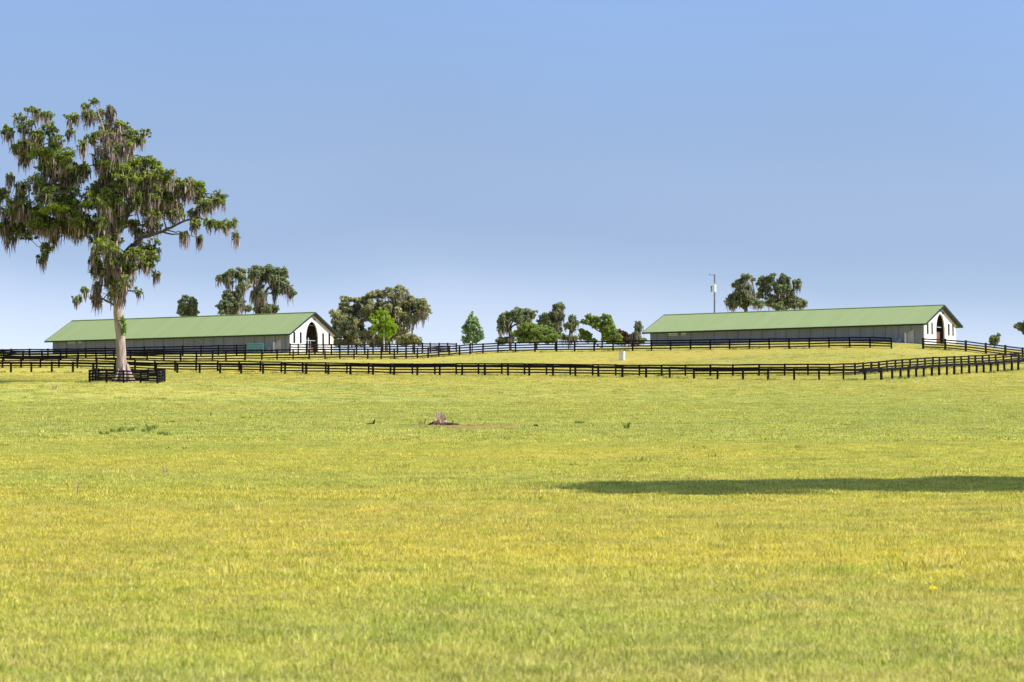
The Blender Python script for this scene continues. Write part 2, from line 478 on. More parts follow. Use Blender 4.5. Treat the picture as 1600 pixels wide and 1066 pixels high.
GP = []
for (D0, D1, dens, pad, i0, i1, sc) in ((13.5, 28, 95, 1.15, 0, 6, 1.0), (28, 55, 60, 1.12, 0, 6, 1.15), (55, 125, 13, 1.1, 6, 9, 1.1),
                                        (125, 235, 2.6, 1.1, 9, 12, 1.1), (235, 345, 1.5, 1.1, 9, 12, 1.0), (345, 372, 1.0, 1.1, 9, 12, 0.7)):
    X, Y = scatter(D0, D1, dens, pad, 0)
    # clumpy heights
    ph = 0.5 + 0.5 * np.sin(X * 1.7 + 2 * np.sin(Y * 0.6)) * np.sin(Y * 0.9 + 1.3 * np.sin(X * 0.8))
    s = sc * rng.uniform(0.65, 1.2, len(X)) * (0.75 + 0.4 * ph)
    s *= np.where(rng.uniform(0, 1, len(X)) < 0.012, 1.7, 1.0)
    GP.append(np.stack([X, Y, gsurf(X, Y), s, rng.uniform(0, 2 * np.pi, len(X)), rng.integers(i0, i1, len(X))], 1))
X, Y = scatter(85, 318, 0.016, 1.1, 0)
X = X + 1.2 * np.sin(Y * 1.9); GP.append(np.stack([X, Y, gsurf(X, Y), rng.uniform(.4, 1.1, len(X)), rng.uniform(0, 6, len(X)), np.full(len(X), 12)], 1))
for lst in (FA, FB, FT, FR):
    for (a0, a1) in zip(lst[:-1], lst[1:]):
        p0_, p1_ = at(*a0), at(*a1); nn = int((p1_ - p0_).length * 3.0); t_ = rng.uniform(0, 1, nn)
        X = p0_.x + (p1_.x - p0_.x) * t_ + rng.normal(0, .25, nn); Y = p0_.y + (p1_.y - p0_.y) * t_ + rng.normal(0, .25, nn)
        GP.append(np.stack([X, Y, gsurf(X, Y), rng.uniform(.7, 1.9, nn), rng.uniform(0, 6, nn), np.where(rng.uniform(0, 1, nn) < .25, 12, rng.integers(6, 9, nn))], 1))
GP = np.concatenate(GP)
_t = (GP[:, 0] + 6.13) / 6.7     # bare strip beside the stump
_in = (_t > 0) & (_t < 1) & (np.abs(GP[:, 1] - 161.1 + 4.7 * _t - 0.6 * np.sin(_t * 9)) < 5.8 * np.sqrt(np.clip(np.sin(np.pi * _t), 0, 1)) * (0.6 + 0.4 * np.sin(_t * 23)))
print('strip tufts', _in.sum())
GP = GP[~(_in & (rng.uniform(0, 1, len(GP)) < 0.82))]
print('grass tufts', len(GP))
me = bpy.data.meshes.new('grass')
me.vertices.add(len(GP)); me.vertices.foreach_set('co', GP[:, :3].astype(np.float32).ravel())
for nm, c in (('tsize', 3), ('trot', 4)):
    a_ = me.attributes.new(nm, 'FLOAT', 'POINT'); a_.data.foreach_set('value', GP[:, c].astype(np.float32))
a_ = me.attributes.new('tidx', 'INT', 'POINT'); a_.data.foreach_set('value', GP[:, 5].astype(np.int32))
me.materials.append(M['blade'])
grass = bpy.data.objects.new('grass', me); col.objects.link(grass)
tag(grass, 'short yellow-green pasture grass covering the whole field in front of the fences', 'grass', kind='stuff')
ng = bpy.data.node_groups.new('grass_nodes', 'GeometryNodeTree')
ng.interface.new_socket('Geometry', in_out='INPUT', socket_type='NodeSocketGeometry')
ng.interface.new_socket('Geometry', in_out='OUTPUT', socket_type='NodeSocketGeometry')
gi = ng.nodes.new('NodeGroupInput'); go = ng.nodes.new('NodeGroupOutput')
ip = ng.nodes.new('GeometryNodeInstanceOnPoints')
ci = ng.nodes.new('GeometryNodeCollectionInfo'); ci.inputs['Collection'].default_value = tcol
ci.inputs['Separate Children'].default_value = True; ci.inputs['Reset Children'].default_value = True


def named(n, t):
    x = ng.nodes.new('GeometryNodeInputNamedAttribute'); x.data_type = t; x.inputs['Name'].default_value = n
    return [o for o in x.outputs if o.enabled and o.name == 'Attribute'][0]


cx = ng.nodes.new('ShaderNodeCombineXYZ')
ng.links.new(named('trot', 'FLOAT'), cx.inputs[2])
ng.links.new(gi.outputs[0], ip.inputs['Points']); ng.links.new(ci.outputs[0], ip.inputs['Instance'])
ip.inputs['Pick Instance'].default_value = True
ng.links.new(named('tidx', 'INT'), ip.inputs['Instance Index'])
ng.links.new(cx.outputs[0], ip.inputs['Rotation'])
ng.links.new(named('tsize', 'FLOAT'), ip.inputs['Scale'])
ng.links.new(ip.outputs[0], go.inputs[0])
md = grass.modifiers.new('grass', 'NODES'); md.node_group = ng


# ------------------------------------------------------------------ fences
def interp(lst, x):
    xs_ = [c[0] for c in lst]
    if xs_[0] > xs_[-1]: lst = lst[::-1]; xs_ = xs_[::-1]
    D = 1 / np.interp(x, xs_, [1 / c[2] for c in lst])
    y = np.interp(x, xs_, [c[1] for c in lst])
    return at(x, float(y), float(D))


def fence(name, label, pts, heights, boardh=0.15, posth=1.45, postw=0.15, group=None, face=-1, closed=False, endcap=None):
    """pts: ground points of the posts; one child per post, one child per course of boards"""
    org = pts[0].copy(); org.z = S(org.x, org.y)
    root = thing(name, label, 'fence', org, group=group)
    P_ = []
    for p in pts:
        z = S(p.x, p.y)
        P_.append(Vector((p.x - org.x, p.y - org.y, z - org.z)))
    for i, p in enumerate(P_):
        nb = P_[min(i + 1, len(P_) - 1)] - P_[max(i - 1, 0)]
        ang = math.atan2(nb.y, nb.x)
        m = MB()
        w = postw / 2 * random.uniform(0.92, 1.08); h = posth + random.uniform(-0.03, 0.04)
        m.box(-w, w, -w, w, -0.3, h - 0.03)
        m.box(-w * 0.82, w * 0.82, -w * 0.82, w * 0.82, h - 0.03, h)
        o = m.build('post', M['black'], root)
        o.location = p; o.rotation_euler = (random.uniform(-.022, .022), random.uniform(-.022, .022), ang)
    n = len(P_)
    for hgt in heights:
        m = MB()
        for i in range(n if closed else n - 1):
            a = P_[i]; b = P_[(i + 1) % n]
            d = Vector((b.x - a.x, b.y - a.y, 0)).normalized()
            off = Vector((d.y, -d.x, 0)) * (postw / 2 + 0.022)
            j1 = random.uniform(-.03, .03); j2 = random.uniform(-.03, .03)
            m.bar(a + off + Vector((0, 0, hgt + j1)) + d * 0.01, b + off + Vector((0, 0, hgt + j2)) - d * 0.01, 0.035, boardh * random.uniform(.93, 1.05))
        m.build('rail', M['black'], root)
    return root


R4 = (0.30, 0.64, 0.98, 1.32)
xa = [-15, 17, 49, 81, 114, 146, 179, 211, 244, 277, 312, 344, 377, 411, 445.5, 478.5, 513, 547.5, 583, 616, 652, 687, 722, 757.5, 794, 827,
      864, 899, 935, 972.5, 1009.5, 1046.5, 1084.4, 1121, 1161, 1200, 1241, 1280, 1318, 1351.5, 1377, 1394, 1407, 1419.5, 1431.7, 1443.4,
      1456, 1467.5, 1479.5, 1491, 1502.5, 1514.5, 1526, 1537, 1548, 1559, 1569.5, 1581, 1591, 1602, 1614, 1626]
fence('board_fence', 'nearest long black fence along the field, tall posts joined only by a heavy top board',
      [interp(FA, x) for x in xa], (1.20,), 0.30, 1.36, 0.21)
xb = [-26, 4, 33, 63, 92, 121, 151, 181, 211, 242, 273.5, 306.5, 340, 373.5, 407, 439.5, 473, 509, 542, 576, 610, 644.5, 679.5, 713, 747.5,
      784, 819.6, 854, 891, 926, 962, 999, 1034, 1071, 1110, 1145, 1186, 1226, 1262.5, 1296, 1318, 1336, 1349, 1361.5, 1373.5, 1386, 1399, 1410,
      1422, 1433.5, 1445.5, 1457.5, 1467.7, 1479.5, 1491, 1502, 1513.5, 1524, 1535, 1545.5, 1556, 1568, 1580, 1592, 1604]
fence('board_fence', 'black four-board fence just behind the nearest fence, lining the paddock',
      [interp(FB, x) for x in xb], R4, 0.18, 1.42, 0.18)
xt = [1393, 1359.5, 1327.5, 1295.5, 1264.5, 1233, 1202, 1171, 1140, 1110, 1079, 1048, 1018, 988.5, 958, 928.4, 898, 869.4, 836, 805.7, 778, 754.5,
      734.7, 718, 702, 685.5, 669, 652, 634.5, 616, 595.5, 574.5, 553, 531, 508, 483, 458, 433, 409, 383, 353, 332, 307, 282, 256, 230, 204, 178, 150,
      122, 95, 66, 36, 6, -25]
fence('board_fence', 'black four-board hilltop fence before the right barn, curving down to the left',
      [interp(FT, x) for x in xt[::-1]], R4, 0.18, 1.42, 0.18)
xr = [1442.5, 1477, 1509, 1540.5, 1571, 1598, 1626]
fence('board_fence', 'black four-board fence running downhill from the right barn to the right edge',
      [interp(FR, x) for x in xr], R4, 0.18, 1.5, 0.21)
xu = [-12, 17, 46, 75, 104, 134, 165, 195, 225.5, 256, 285.5, 314, 341, 369.5, 384]
fence('board_fence', 'black four-board fence along the left barn, ending at the green gate',
      [interp(FU, x) for x in xu], R4, 0.18, 1.5, 0.18)
xv = [453, 466, 479, 492, 505, 518, 531, 544, 557, 570, 583, 596, 609, 621, 634.5, 647.5, 660, 672.5, 686, 699.5, 713]
fence('board_fence', 'black four-board fence from the gable of the left barn to a corner against the sky',
      [interp(FV, x) for x in xv], R4, 0.18, 1.5, 0.17)
# square pen around the big oak
c = [at(140, 598, 276), at(246, 597, 276), at(257, 595, 284), at(154, 596, 284)]
ring = []
for i in range(4):
    a = c[i]; b = c[(i + 1) % 4]; n = 4 if i % 2 == 0 else 3
    for k in range(n): ring.append(a.lerp(b, k / n))
fence('tree_pen_fence', 'small square black board pen standing around the trunk of the mossy oak', ring, (0.28, 0.58, 0.90, 1.22), 0.15, 1.34, 0.19, closed=True)

# green tubular gate between the fence end and the barn
ga = interp([(384, 554.5, 376), (411, 554, 377)], 385.5); gb = interp([(384, 554.5, 376), (411, 554, 377)], 410.5)
ga.z = S(ga.x, ga.y); gb.z = S(gb.x, gb.y)
root = thing('farm_gate', 'green metal farm gate closed beside the left barn', 'gate', ga)
d = gb - ga; d.z = gb.z - ga.z
m = MB()
for zz in (0.28, 1.52): m.bar((0, 0, zz), (d.x, d.y, zz + d.z), 0.06, 0.07)
for t in (0, 0.5, 1): m.bar((d.x * t, d.y * t, 0.25 + d.z * t), (d.x * t, d.y * t, 1.55 + d.z * t), 0.07, 0.07)
m.build('gate_frame', M['gategreen'], root)
for zz in (0.58, 0.90, 1.20):
    MB().bar((0, 0, zz), (d.x, d.y, zz + d.z), 0.05, 0.07).build('bar', M['gategreen'], root)
m = MB(); m.box(-0.1, 0.1, -0.1, 0.1, -0.2, 1.6); o = m.build('post', M['gategreen'], root); o.location = (d.x * 1.02, d.y * 1.02, d.z)


# ------------------------------------------------------------------ barns
def barn(label, corner, L, W, H, rise, theta, tilt, brown):
    root = thing('barn', label, 'barn', corner, -theta)
    root.rotation_euler = (0, tilt, -theta)
    t = 0.2; base = -1.2
    # long wall facing the field
    m = MB(); m.box(-L, -0.003, 0.0, t, base, H)
    x = -L + 1.0; k = 0; bt = MB()
    while x < -0.4:
        wd = 0.10 if k % 2 else 0.05
        bt.box(x, x + wd, -0.035, -0.001, base, H - 0.05); x += 1.95 if k % 2 else 1.75; k += 1
    m.box(-L, -0.02, -0.05, -0.004, H - 0.30, H - 0.22)
    # white strips on the uncut wall imitate sky shining through vent slots
    wall = fix_normals(m.build('long_wall', M['siding'], root))
    bt.build('wall_batten', M['batten'], root)
    vt = MB()
    for x0, x1 in ((-L + 2.9, -L + 4.4), (-L + 5.0, -L + 5.7)):
        vt.box(x0, x1, -0.03, -0.002, H - 0.62, H - 0.47); vt.box(x0, x1, -0.03, -0.002, H - 0.80, H - 0.72)
    vt.build('sky_gap_strip', M['box'], root)
    m = MB(); m.box(-L, -0.003, W - t, W, base, H); m.build('long_wall', M['siding'], root)
    # far gable
    m = MB(); m.prism([(0, base), (W, base), (W, H), (W / 2, H + rise), (0, H)], 'x', -L - 0.005, -L + 0.15 - 0.01); fix_normals(m.build('gable_wall', M['siding'], root))
    # near gable in white stucco with a tall arched opening
    aw = 1.6; sp = 2.0; top = 4.35 if brown else 4.7; cy = W / 2
    arch = [(cy + aw * math.cos(a), sp + (top - sp) * max(0.0, math.sin(a))) for a in np.linspace(0, math.pi, 25)]
    m = MB()
    x0, x1 = 0.0, 0.16

    def both(poly):
        n = len(poly)
        m.add([(x1, a, b) for a, b in poly], [tuple(range(n))]); m.add([(x0, a, b) for a, b in poly], [tuple(range(n))[::-1]])
    yk = lambda y: H + rise * (1 - abs(y - cy) / cy)
    both([(-0.003, base), (cy - aw, base), (cy - aw, yk(cy - aw)), (-0.003, H)])
    both([(cy + aw, base), (W, base), (W, H), (cy + aw, yk(cy + aw))])
    for i in range(24):
        a = arch[i]; b = arch[i + 1]
        both([(b[0], b[1]), (a[0], a[1]), (a[0], yk(a[0])), (b[0], yk(b[0]))])
        m.add([(x0, *a), (x1, *a), (x1, *b), (x0, *b)], [(0, 1, 2, 3)])
    for yy in (cy - aw, cy + aw): m.add([(x0, yy, base), (x1, yy, base), (x1, yy, sp), (x0, yy, sp)], [(0, 1, 2, 3)])
    m.add([(x0, -0.003, base), (x1, -0.003, base), (x1, -0.003, H), (x0, -0.003, H)], [(0, 1, 2, 3)])
    m.add([(x0, W, base), (x1, W, base), (x1, W, H), (x0, W, H)], [(0, 1, 2, 3)])
    gw = m.build('gable_wall', M['white'], root)
    # arch moulding
    m = MB(); m.tube([(x1 + 0.01, cy + aw + 0.02, base)] + [(x1 + 0.01, cy + (a - cy) * 1.015, b + 0.01) for a, b in arch] + [(x1 + 0.01, cy - aw - 0.02, base)], [0.035] * 27, 6)
    m.build('arch_moulding', M['white'], root)
    # interior: dark lining, aisle back
    m = MB(); m.box(-5.2, -5.0, cy - 2.2, cy + 2.2, base, H + 1.0); m.box(-5.0, -0.02, cy - 2.2, cy - 2.1, base, H + 1.0); m.box(-5.0, -0.02, cy + 2.1, cy + 2.2, base, H + 1.0)
    m.box(-5.0, -0.02, cy - 2.1, cy + 2.1, H + 1.0, H + 1.1); m.box(-5.0, 0, cy - 2.1, cy + 2.1, -0.3, 0.02)
    m.build('aisle', M['dark'], root)
    if brown:
        m = MB(); m.box(-0.6, -0.5, cy - aw + 0.05, cy + aw - 0.05, 0.05, 1.9)
        for zz in (0.6, 1.2, 1.8): m.box(-0.5, -0.45, cy - aw + 0.05, cy + aw - 0.05, zz, zz + 0.08)
        m.build('aisle_door', M['brown'], root)
        MB().bar((-0.3, cy - aw + .03, 2.55), (-0.3, cy + aw - .03, 2.55), 0.06, 0.09).build('tie_bar', M['steel'], root)
    else:
        m = MB()
        for zz in (1.95,): m.bar((-0.3, cy - aw + .03, zz), (-0.3, cy + aw - .03, zz), 0.05, 0.08)
        m.bar((-0.3, cy - 0.35, 0.4), (-0.3, cy - 0.35, 2.35), 0.16, 0.16); m.bar((-0.3, cy + 0.3, 0.2), (-0.3, cy + 0.3, 1.95), 0.06, 0.06)
        m.build('aisle_gate', M['steel'], root)
        m = MB(); m.box(-0.7, -0.6, cy - aw + 0.05, cy + aw - 0.05, 0.05, 1.0); m.build('aisle_door', M['brown'], root)
    # windows with narrow dark shutters
    for yc in (0.165 * W, 0.83 * W):
        f = MB(); f.box(x1 + 0.002, x1 + 0.05, yc - 0.42, yc + 0.42, 1.5, 3.0)
        fw = f.build('window', M['white'], root)
        p = MB()
        for zz in (1.62, 1.97, 2.32, 2.67):
            for yy in (-0.30, 0.06): p.box(x1 + 0.052, x1 + 0.06, yc + yy, yc + yy + 0.24, zz, zz + 0.16)
        p.build('pane', M['trim'], fw)
        for sgn in (-1, 1):
            s = MB(); yy = yc + sgn * 0.83
            s.box(x1 + 0.002, x1 + 0.06, yy - 0.20, yy + 0.20, 1.45, 3.08)
            s.box(x1 + 0.06, x1 + 0.07, yy - 0.09, yy + 0.09, 1.55, 2.2); s.box(x1 + 0.06, x1 + 0.07, yy - 0.09, yy + 0.09, 2.3, 2.98)
            s.build('shutter', M['shutter'], root)
    # yard lamp under the peak
    m = MB(); m.tube([(x1, cy, H + rise - 0.75), (x1 + 0.35, cy, H + rise - 0.7), (x1 + 0.45, cy, H + rise - 0.9)], [0.04, 0.04, 0.04], 6)
    m.tube([(x1 + 0.45, cy, H + rise - 0.88), (x1 + 0.45, cy, H + rise - 1.1)], [0.08, 0.22], 10)
    m.build('gable_lamp', M['shutter'], root)
    # pale panels imitate sun patches on the shaded wall, white upright their bright edge
    m = MB(); m.prism([(-2.35, base), (-1.35, base), (-1.35, 2.1), (-2.35, 1.6)], 'y', -0.10, -0.05); fix_normals(m.build('sun_patch_panel', M['pale'], root))
    m = MB(); m.box(-2.50, -2.40, -0.55, -0.05, base, 1.65); m.build('sun_patch_panel', M['box'], root)
    m = MB(); m.prism([(-4.5, base), (-3.2, base), (-3.2, 1.05), (-4.5, 0.05)], 'y', -0.10, -0.05); fix_normals(m.build('sun_patch_panel', M['pale'], root))
    # roof
    oe = 1.0; og = 0.75; sl = rise / (W / 2); th = 0.14
    rf = MB()
    xa_, xb_ = -L - og, x1 + og - 0.1
    zr = H + rise + 0.12; ze = H + 0.12 - oe * sl
    for sgn in (-1, 1):
        ye = cy + sgn * (W / 2 + oe)
        rf.prism([(cy, zr), (ye, ze), (ye, ze - th * .6), (cy, zr - th)], 'x', xa_, xb_)
    roof = fix_normals(rf.build('roof', M['roof'], root))
    r = MB()
    r.bar((xa_, cy, zr + 0.02), (xb_, cy, zr + 0.02), 0.35, 0.07)
    r.build('ridge_cap', M['roof'], roof)
    for sgn in (-1, 1):
        ye = cy + sgn * (W / 2 + oe)
        f = MB(); f.box(xa_, xb_, ye - 0.04 if sgn > 0 else ye - 0.06, ye + 0.06 if sgn > 0 else ye + 0.04, ze - 0.22, ze + 0.0)
        f.build('fascia', M['dkgreen'], roof)
        for xx in (xa_ - 0.03, xb_ + 0.03):
            g = MB(); g.prism([(cy, zr + 0.03), (ye, ze + 0.03), (ye, ze - 0.22), (cy, zr - 0.24)], 'x', xx - 0.03, xx + 0.03)
            fix_normals(g.build('barge_board', M['dkgreen'], roof))
        u = MB(); u.prism([(cy, zr - th - 0.01), (ye - sgn * 0.08, ze - th - 0.0), (ye - sgn * 0.08, ze - th - 0.04), (cy, zr - th - 0.05)], 'x', x1 + 0.01, xb_ - 0.01)
        fix_normals(u.build('soffit', M['soffit'], roof))
    return root


TH = R(30)
bl = at(452, 551.5, 392); barn('long green-roofed barn at left behind the mossy oak, white gable with pipe gate', bl, 44.2, 11.3, 3.13, 2.85, TH, R(-0.55), False)
br = at(1443, 538.5, 365); barn('long green-roofed barn at right on the hilltop, white gable with brown door', br, 41.6, 12.0, 3.10, 2.35, TH, R(-0.75), True)

# ------------------------------------------------------------------ trees
def leafcloud(C, Rr, n, size, rnd_shift, r):
    """n leaf quads around each centre (C: k x 3, Rr: k x 3 radii, n: per centre)"""
    idx = np.repeat(np.arange(len(C)), n)
    N = len(idx)
    d = r.normal(size=(N, 3)); d /= np.linalg.norm(d, axis=1)[:, None]
    rad = r.uniform(0, 1, N) ** 0.45
    p = C[idx] + d * rad[:, None] * Rr[idx]
    s = size * r.uniform(0.6, 1.35, N)
    a = r.normal(size=(N, 3)); a /= np.linalg.norm(a, axis=1)[:, None]
    b = np.cross(a, r.normal(size=(N, 3))); b /= np.linalg.norm(b, axis=1)[:, None]
    a = a * s[:, None] * 0.5; b = b * s[:, None] * 0.32
    V = np.stack([p - a, p + b - a * 0.1, p + a, p - b - a * 0.1], 1).reshape(-1, 3)
    q = np.arange(N) * 4
    Q = np.stack([q, q + 1, q + 2, q + 3], 1)
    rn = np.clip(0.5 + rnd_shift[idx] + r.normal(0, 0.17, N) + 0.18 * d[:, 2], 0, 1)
    return V, Q, rn


def mossmesh(P0, Ln, Wd, r):
    N = len(P0)
    az = r.uniform(0, np.pi, N); sx = np.cos(az); sy = np.sin(az)
    rows = []
    dx = np.zeros(N); dy = np.zeros(N)
    prof = [0.75, 1.0, 0.7, 0.15]
    for k in range(4):
        t = k / 3
        w = Wd * prof[k] / 2
        base = P0 + np.stack([dx, dy, -Ln * t], 1)
        rows.append(base + np.stack([-sx * w, -sy * w, 0 * w], 1)); rows.append(base + np.stack([sx * w, sy * w, 0 * w], 1))
        dx = dx + r.normal(0, 0.05, N) * Ln; dy = dy + r.normal(0, 0.05, N) * Ln
    V = np.stack(rows, 1).reshape(-1, 3)
    q = np.arange(N) * 8
    Q = np.concatenate([np.stack([q + 2 * k, q + 2 * k + 1, q + 2 * k + 3, q + 2 * k + 2], 1) for k in range(3)])
    rn = np.clip(r.normal(0.5, 0.30, N), 0, 1)
    return V, Q, np.concatenate([rn] * 3)


def filled(clumps, ratio, r_):
    out_ = list(clumps); pairs = []
    for i in range(len(clumps)):
        for j in range(i):
            a, b = clumps[i], clumps[j]; d_ = math.hypot(a[0] - b[0], a[1] - b[1]); ra = (a[2] + a[3] + b[2] + b[3]) / 4
            if 0.5 * ra < d_ < 2.3 * ra: pairs.append((a, b))
    r_.shuffle(pairs)
    for a, b in pairs[:int(len(clumps) * ratio)]:
        t = r_.uniform(.35, .65); g = lambda k, dflt: (a[k] if len(a) > k else dflt) * (1 - t) + (b[k] if len(b) > k else dflt) * t
        out_.append((g(0, 0), g(1, 0), g(2, 0) * .85, g(3, 0) * .85, g(4, 1.0), g(5, 0.0) - .06))
    return out_


def tree(name, label, D, base, clumps, limbs, leafm, mossm=None, bark='barkd', leaf=0.3, cover=3.2, moss=1.0, mlen=1.6, mw=0.16, depth=0.8,
         seed=1, sub=18, group=None, twigr=0.05, category='tree', gap=0.95, fill=0.7, lean=0.0, frr=(0.24, 0.47), mossk=0.42):
    """clumps: (x, y, rx, ry[, moss factor[, tone]]) as the photo shows them; limbs: lists of (x, y, radius px)"""
    r = np.random.default_rng(seed)
    rnd_ = random.Random(seed)
    nclump = len(clumps); clumps = filled(clumps, fill, random.Random(seed + 900))
    ppm = F / D
    b = at(base[0], base[1], D); b.z = S(b.x, b.y)
    root = thing(name, label, category, b, group=group)
    bb = np.array(b)
    # limbs
    m = MB(); m0 = MB(); nodes = []
    spread = (max(c_[0] + c_[2] for c_ in clumps) - min(c_[0] - c_[2] for c_ in clumps)) / ppm / 2
    for li, lb in enumerate(limbs):
        off = 0 if li == 0 else rnd_.uniform(-1, 1) * spread * 0.35
        path = []; rad = []
        n = len(lb)
        for i, (x, y, rp) in enumerate(lb):
            t = i / max(1, n - 1)
            dd = D + off * t
            p = at(x, y, D) - b
            p.y += off * t
            if li == 0 and i == 0: p = Vector((p.x, 0, -0.5))
            path.append(p); rad.append(max(rp / ppm, 0.03))
        # refine
        fine = []; fr = []
        for i in range(n - 1):
            for k_ in range(4):
                t = k_ / 4
                q_ = path[i].lerp(path[i + 1], t)
                if i + k_ > 0: q_ = q_ + Vector((rnd_.gauss(0, 1), rnd_.gauss(0, 1), rnd_.gauss(0, 1))) * rad[i] * (0.05 if li == 0 else 0.22)
                fine.append(q_); fr.append(rad[i] * (1 - t) + rad[i + 1] * t)
        fine.append(path[-1]); fr.append(rad[-1])
        (m0 if li == 0 else m).tube(fine, fr, 12 if li == 0 else 6, 0.10)
        nodes += [(Vector(q_), rr_, li) for q_, rr_ in zip(fine, fr)]
    # clumps
    C = []; RR = []; CN = []; SH = []
    mP = []; mL = []; mW = []
    for c_ in clumps:
        x, y, rx, ry = c_[:4]
        mf = c_[4] if len(c_) > 4 else 1.0
        tone = c_[5] if len(c_) > 5 else 0.0
        mx_, mz_ = rx / ppm, ry / ppm
        cen = at(x, y, D) - b; cen.y = 0
        # deepen the crown: clumps near the middle of the crown can sit well in front or behind
        near = min(nodes, key=lambda nd: (nd[0].x - cen.x) ** 2 + (nd[0].z - cen.z) ** 2)
        if nclump > 80 and near[2] == 0 and y < 480 and rnd_.random() < .6: cen.y -= 1.6
        cen.y += near[0].y + rnd_.uniform(-1, 1) * spread * depth * max(0.25, 1 - abs(cen.x - spread * 0) / (spread * 1.3)) * 0.6
        if len(c_) > 6: cen.y = -c_[6]
        cen.y += lean * (cen.z - 8)
        # twig from the nearest lower limb node
        cand = [nd for nd in nodes if nd[0].z < cen.z + mz_ * 1.5] or nodes
        near = min(cand, key=lambda nd: (nd[0] - cen).length)
        st = near[0]; mid = st.lerp(cen, 0.5) + Vector((rnd_.uniform(-.3, .3), rnd_.uniform(-.3, .3), rnd_.uniform(0, .5))) * 0.5
        r0 = min(near[1] * 0.7, 0.02 * (st - cen).length + twigr)
        ln_ = (cen - st).length
        jit = lambda k_: Vector((rnd_.uniform(-1, 1), rnd_.uniform(-1, 1), rnd_.uniform(-.4, 1.4))) * ln_ * k_
        m.tube([st, st.lerp(cen, .22) + jit(.07), mid + jit(.09), st.lerp(cen, .78) + jit(.07), cen], [r0, r0 * .8, r0 * 0.62, r0 * .48, r0 * 0.35], 5, 0.1)
        ns = max(2, int(sub * (0.6 + 0.8 * rnd_.random())))
        for s_ in range(ns):
            u = Vector((rnd_.gauss(0, 1), rnd_.gauss(0, 1), rnd_.gauss(0, 1))).normalized() * (rnd_.random() ** 0.4) * gap
            sc_ = Vector((cen.x + u.x * mx_, cen.y + u.y * mx_, cen.z + u.z * mz_))
            f_ = rnd_.uniform(*frr)
            rx_ = np.array([mx_ * f_ * rnd_.uniform(.8, 1.25), mx_ * f_, (mz_ * .6 + mx_ * .4) * f_ * rnd_.uniform(.75, 1.15)])
            C.append(sc_); RR.append(rx_)
            area = math.pi * rx_[0] * rx_[2]
            CN.append(max(4, int(2.0 * cover * area / (leaf * leaf * 0.33) * (1 - min(0.75, 0.5 * max(0, mf - 1))))))
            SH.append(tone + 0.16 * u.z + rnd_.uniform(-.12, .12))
            if rnd_.random() < 0.7: m.tube([cen, sc_], [r0 * 0.35, 0.015], 4)
            if mossm is not None and moss * mf > 0:
                mvar = rnd_.choice((0.0, 0.2, 0.6, 1.0, 1.4, 2.0)) * mossk; nm = int(r.poisson(mvar * moss * mf * 4.0 * max(0.2, area ** 0.5 * 1.4)))
                for _ in range(nm):
                    th_ = rnd_.uniform(0, 2 * math.pi); rr_ = math.sqrt(rnd_.random())
                    mP.append((sc_.x + math.cos(th_) * rr_ * rx_[0], sc_.y + math.sin(th_) * rr_ * rx_[1], sc_.z - rx_[2] * rnd_.uniform(-0.4, 0.8)))
                    mL.append(mlen * (0.45 + 0.25 * mossk + 0.3 * mvar / mossk) * rnd_.uniform(0.2, 1.0) ** 1.4 * (0.7 + 0.3 * min(mf, 2))); mW.append(mw * rnd_.uniform(0.4, 1.4))
    V, Q, rn = leafcloud(np.array([tuple(v) for v in C]), np.array(RR), np.array(CN), leaf, np.array(SH), r)
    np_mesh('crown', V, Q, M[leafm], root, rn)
    m0.build('trunk', M[bark], root, smooth=True)
    m.build('limb', M['barkd'], root, smooth=True)
    if mP:
        V, Q, rn = mossmesh(np.array(mP), np.array(mL), np.array(mW), r)
        np_mesh('hanging_moss', V, Q, M[mossm], root, rn)
    return root


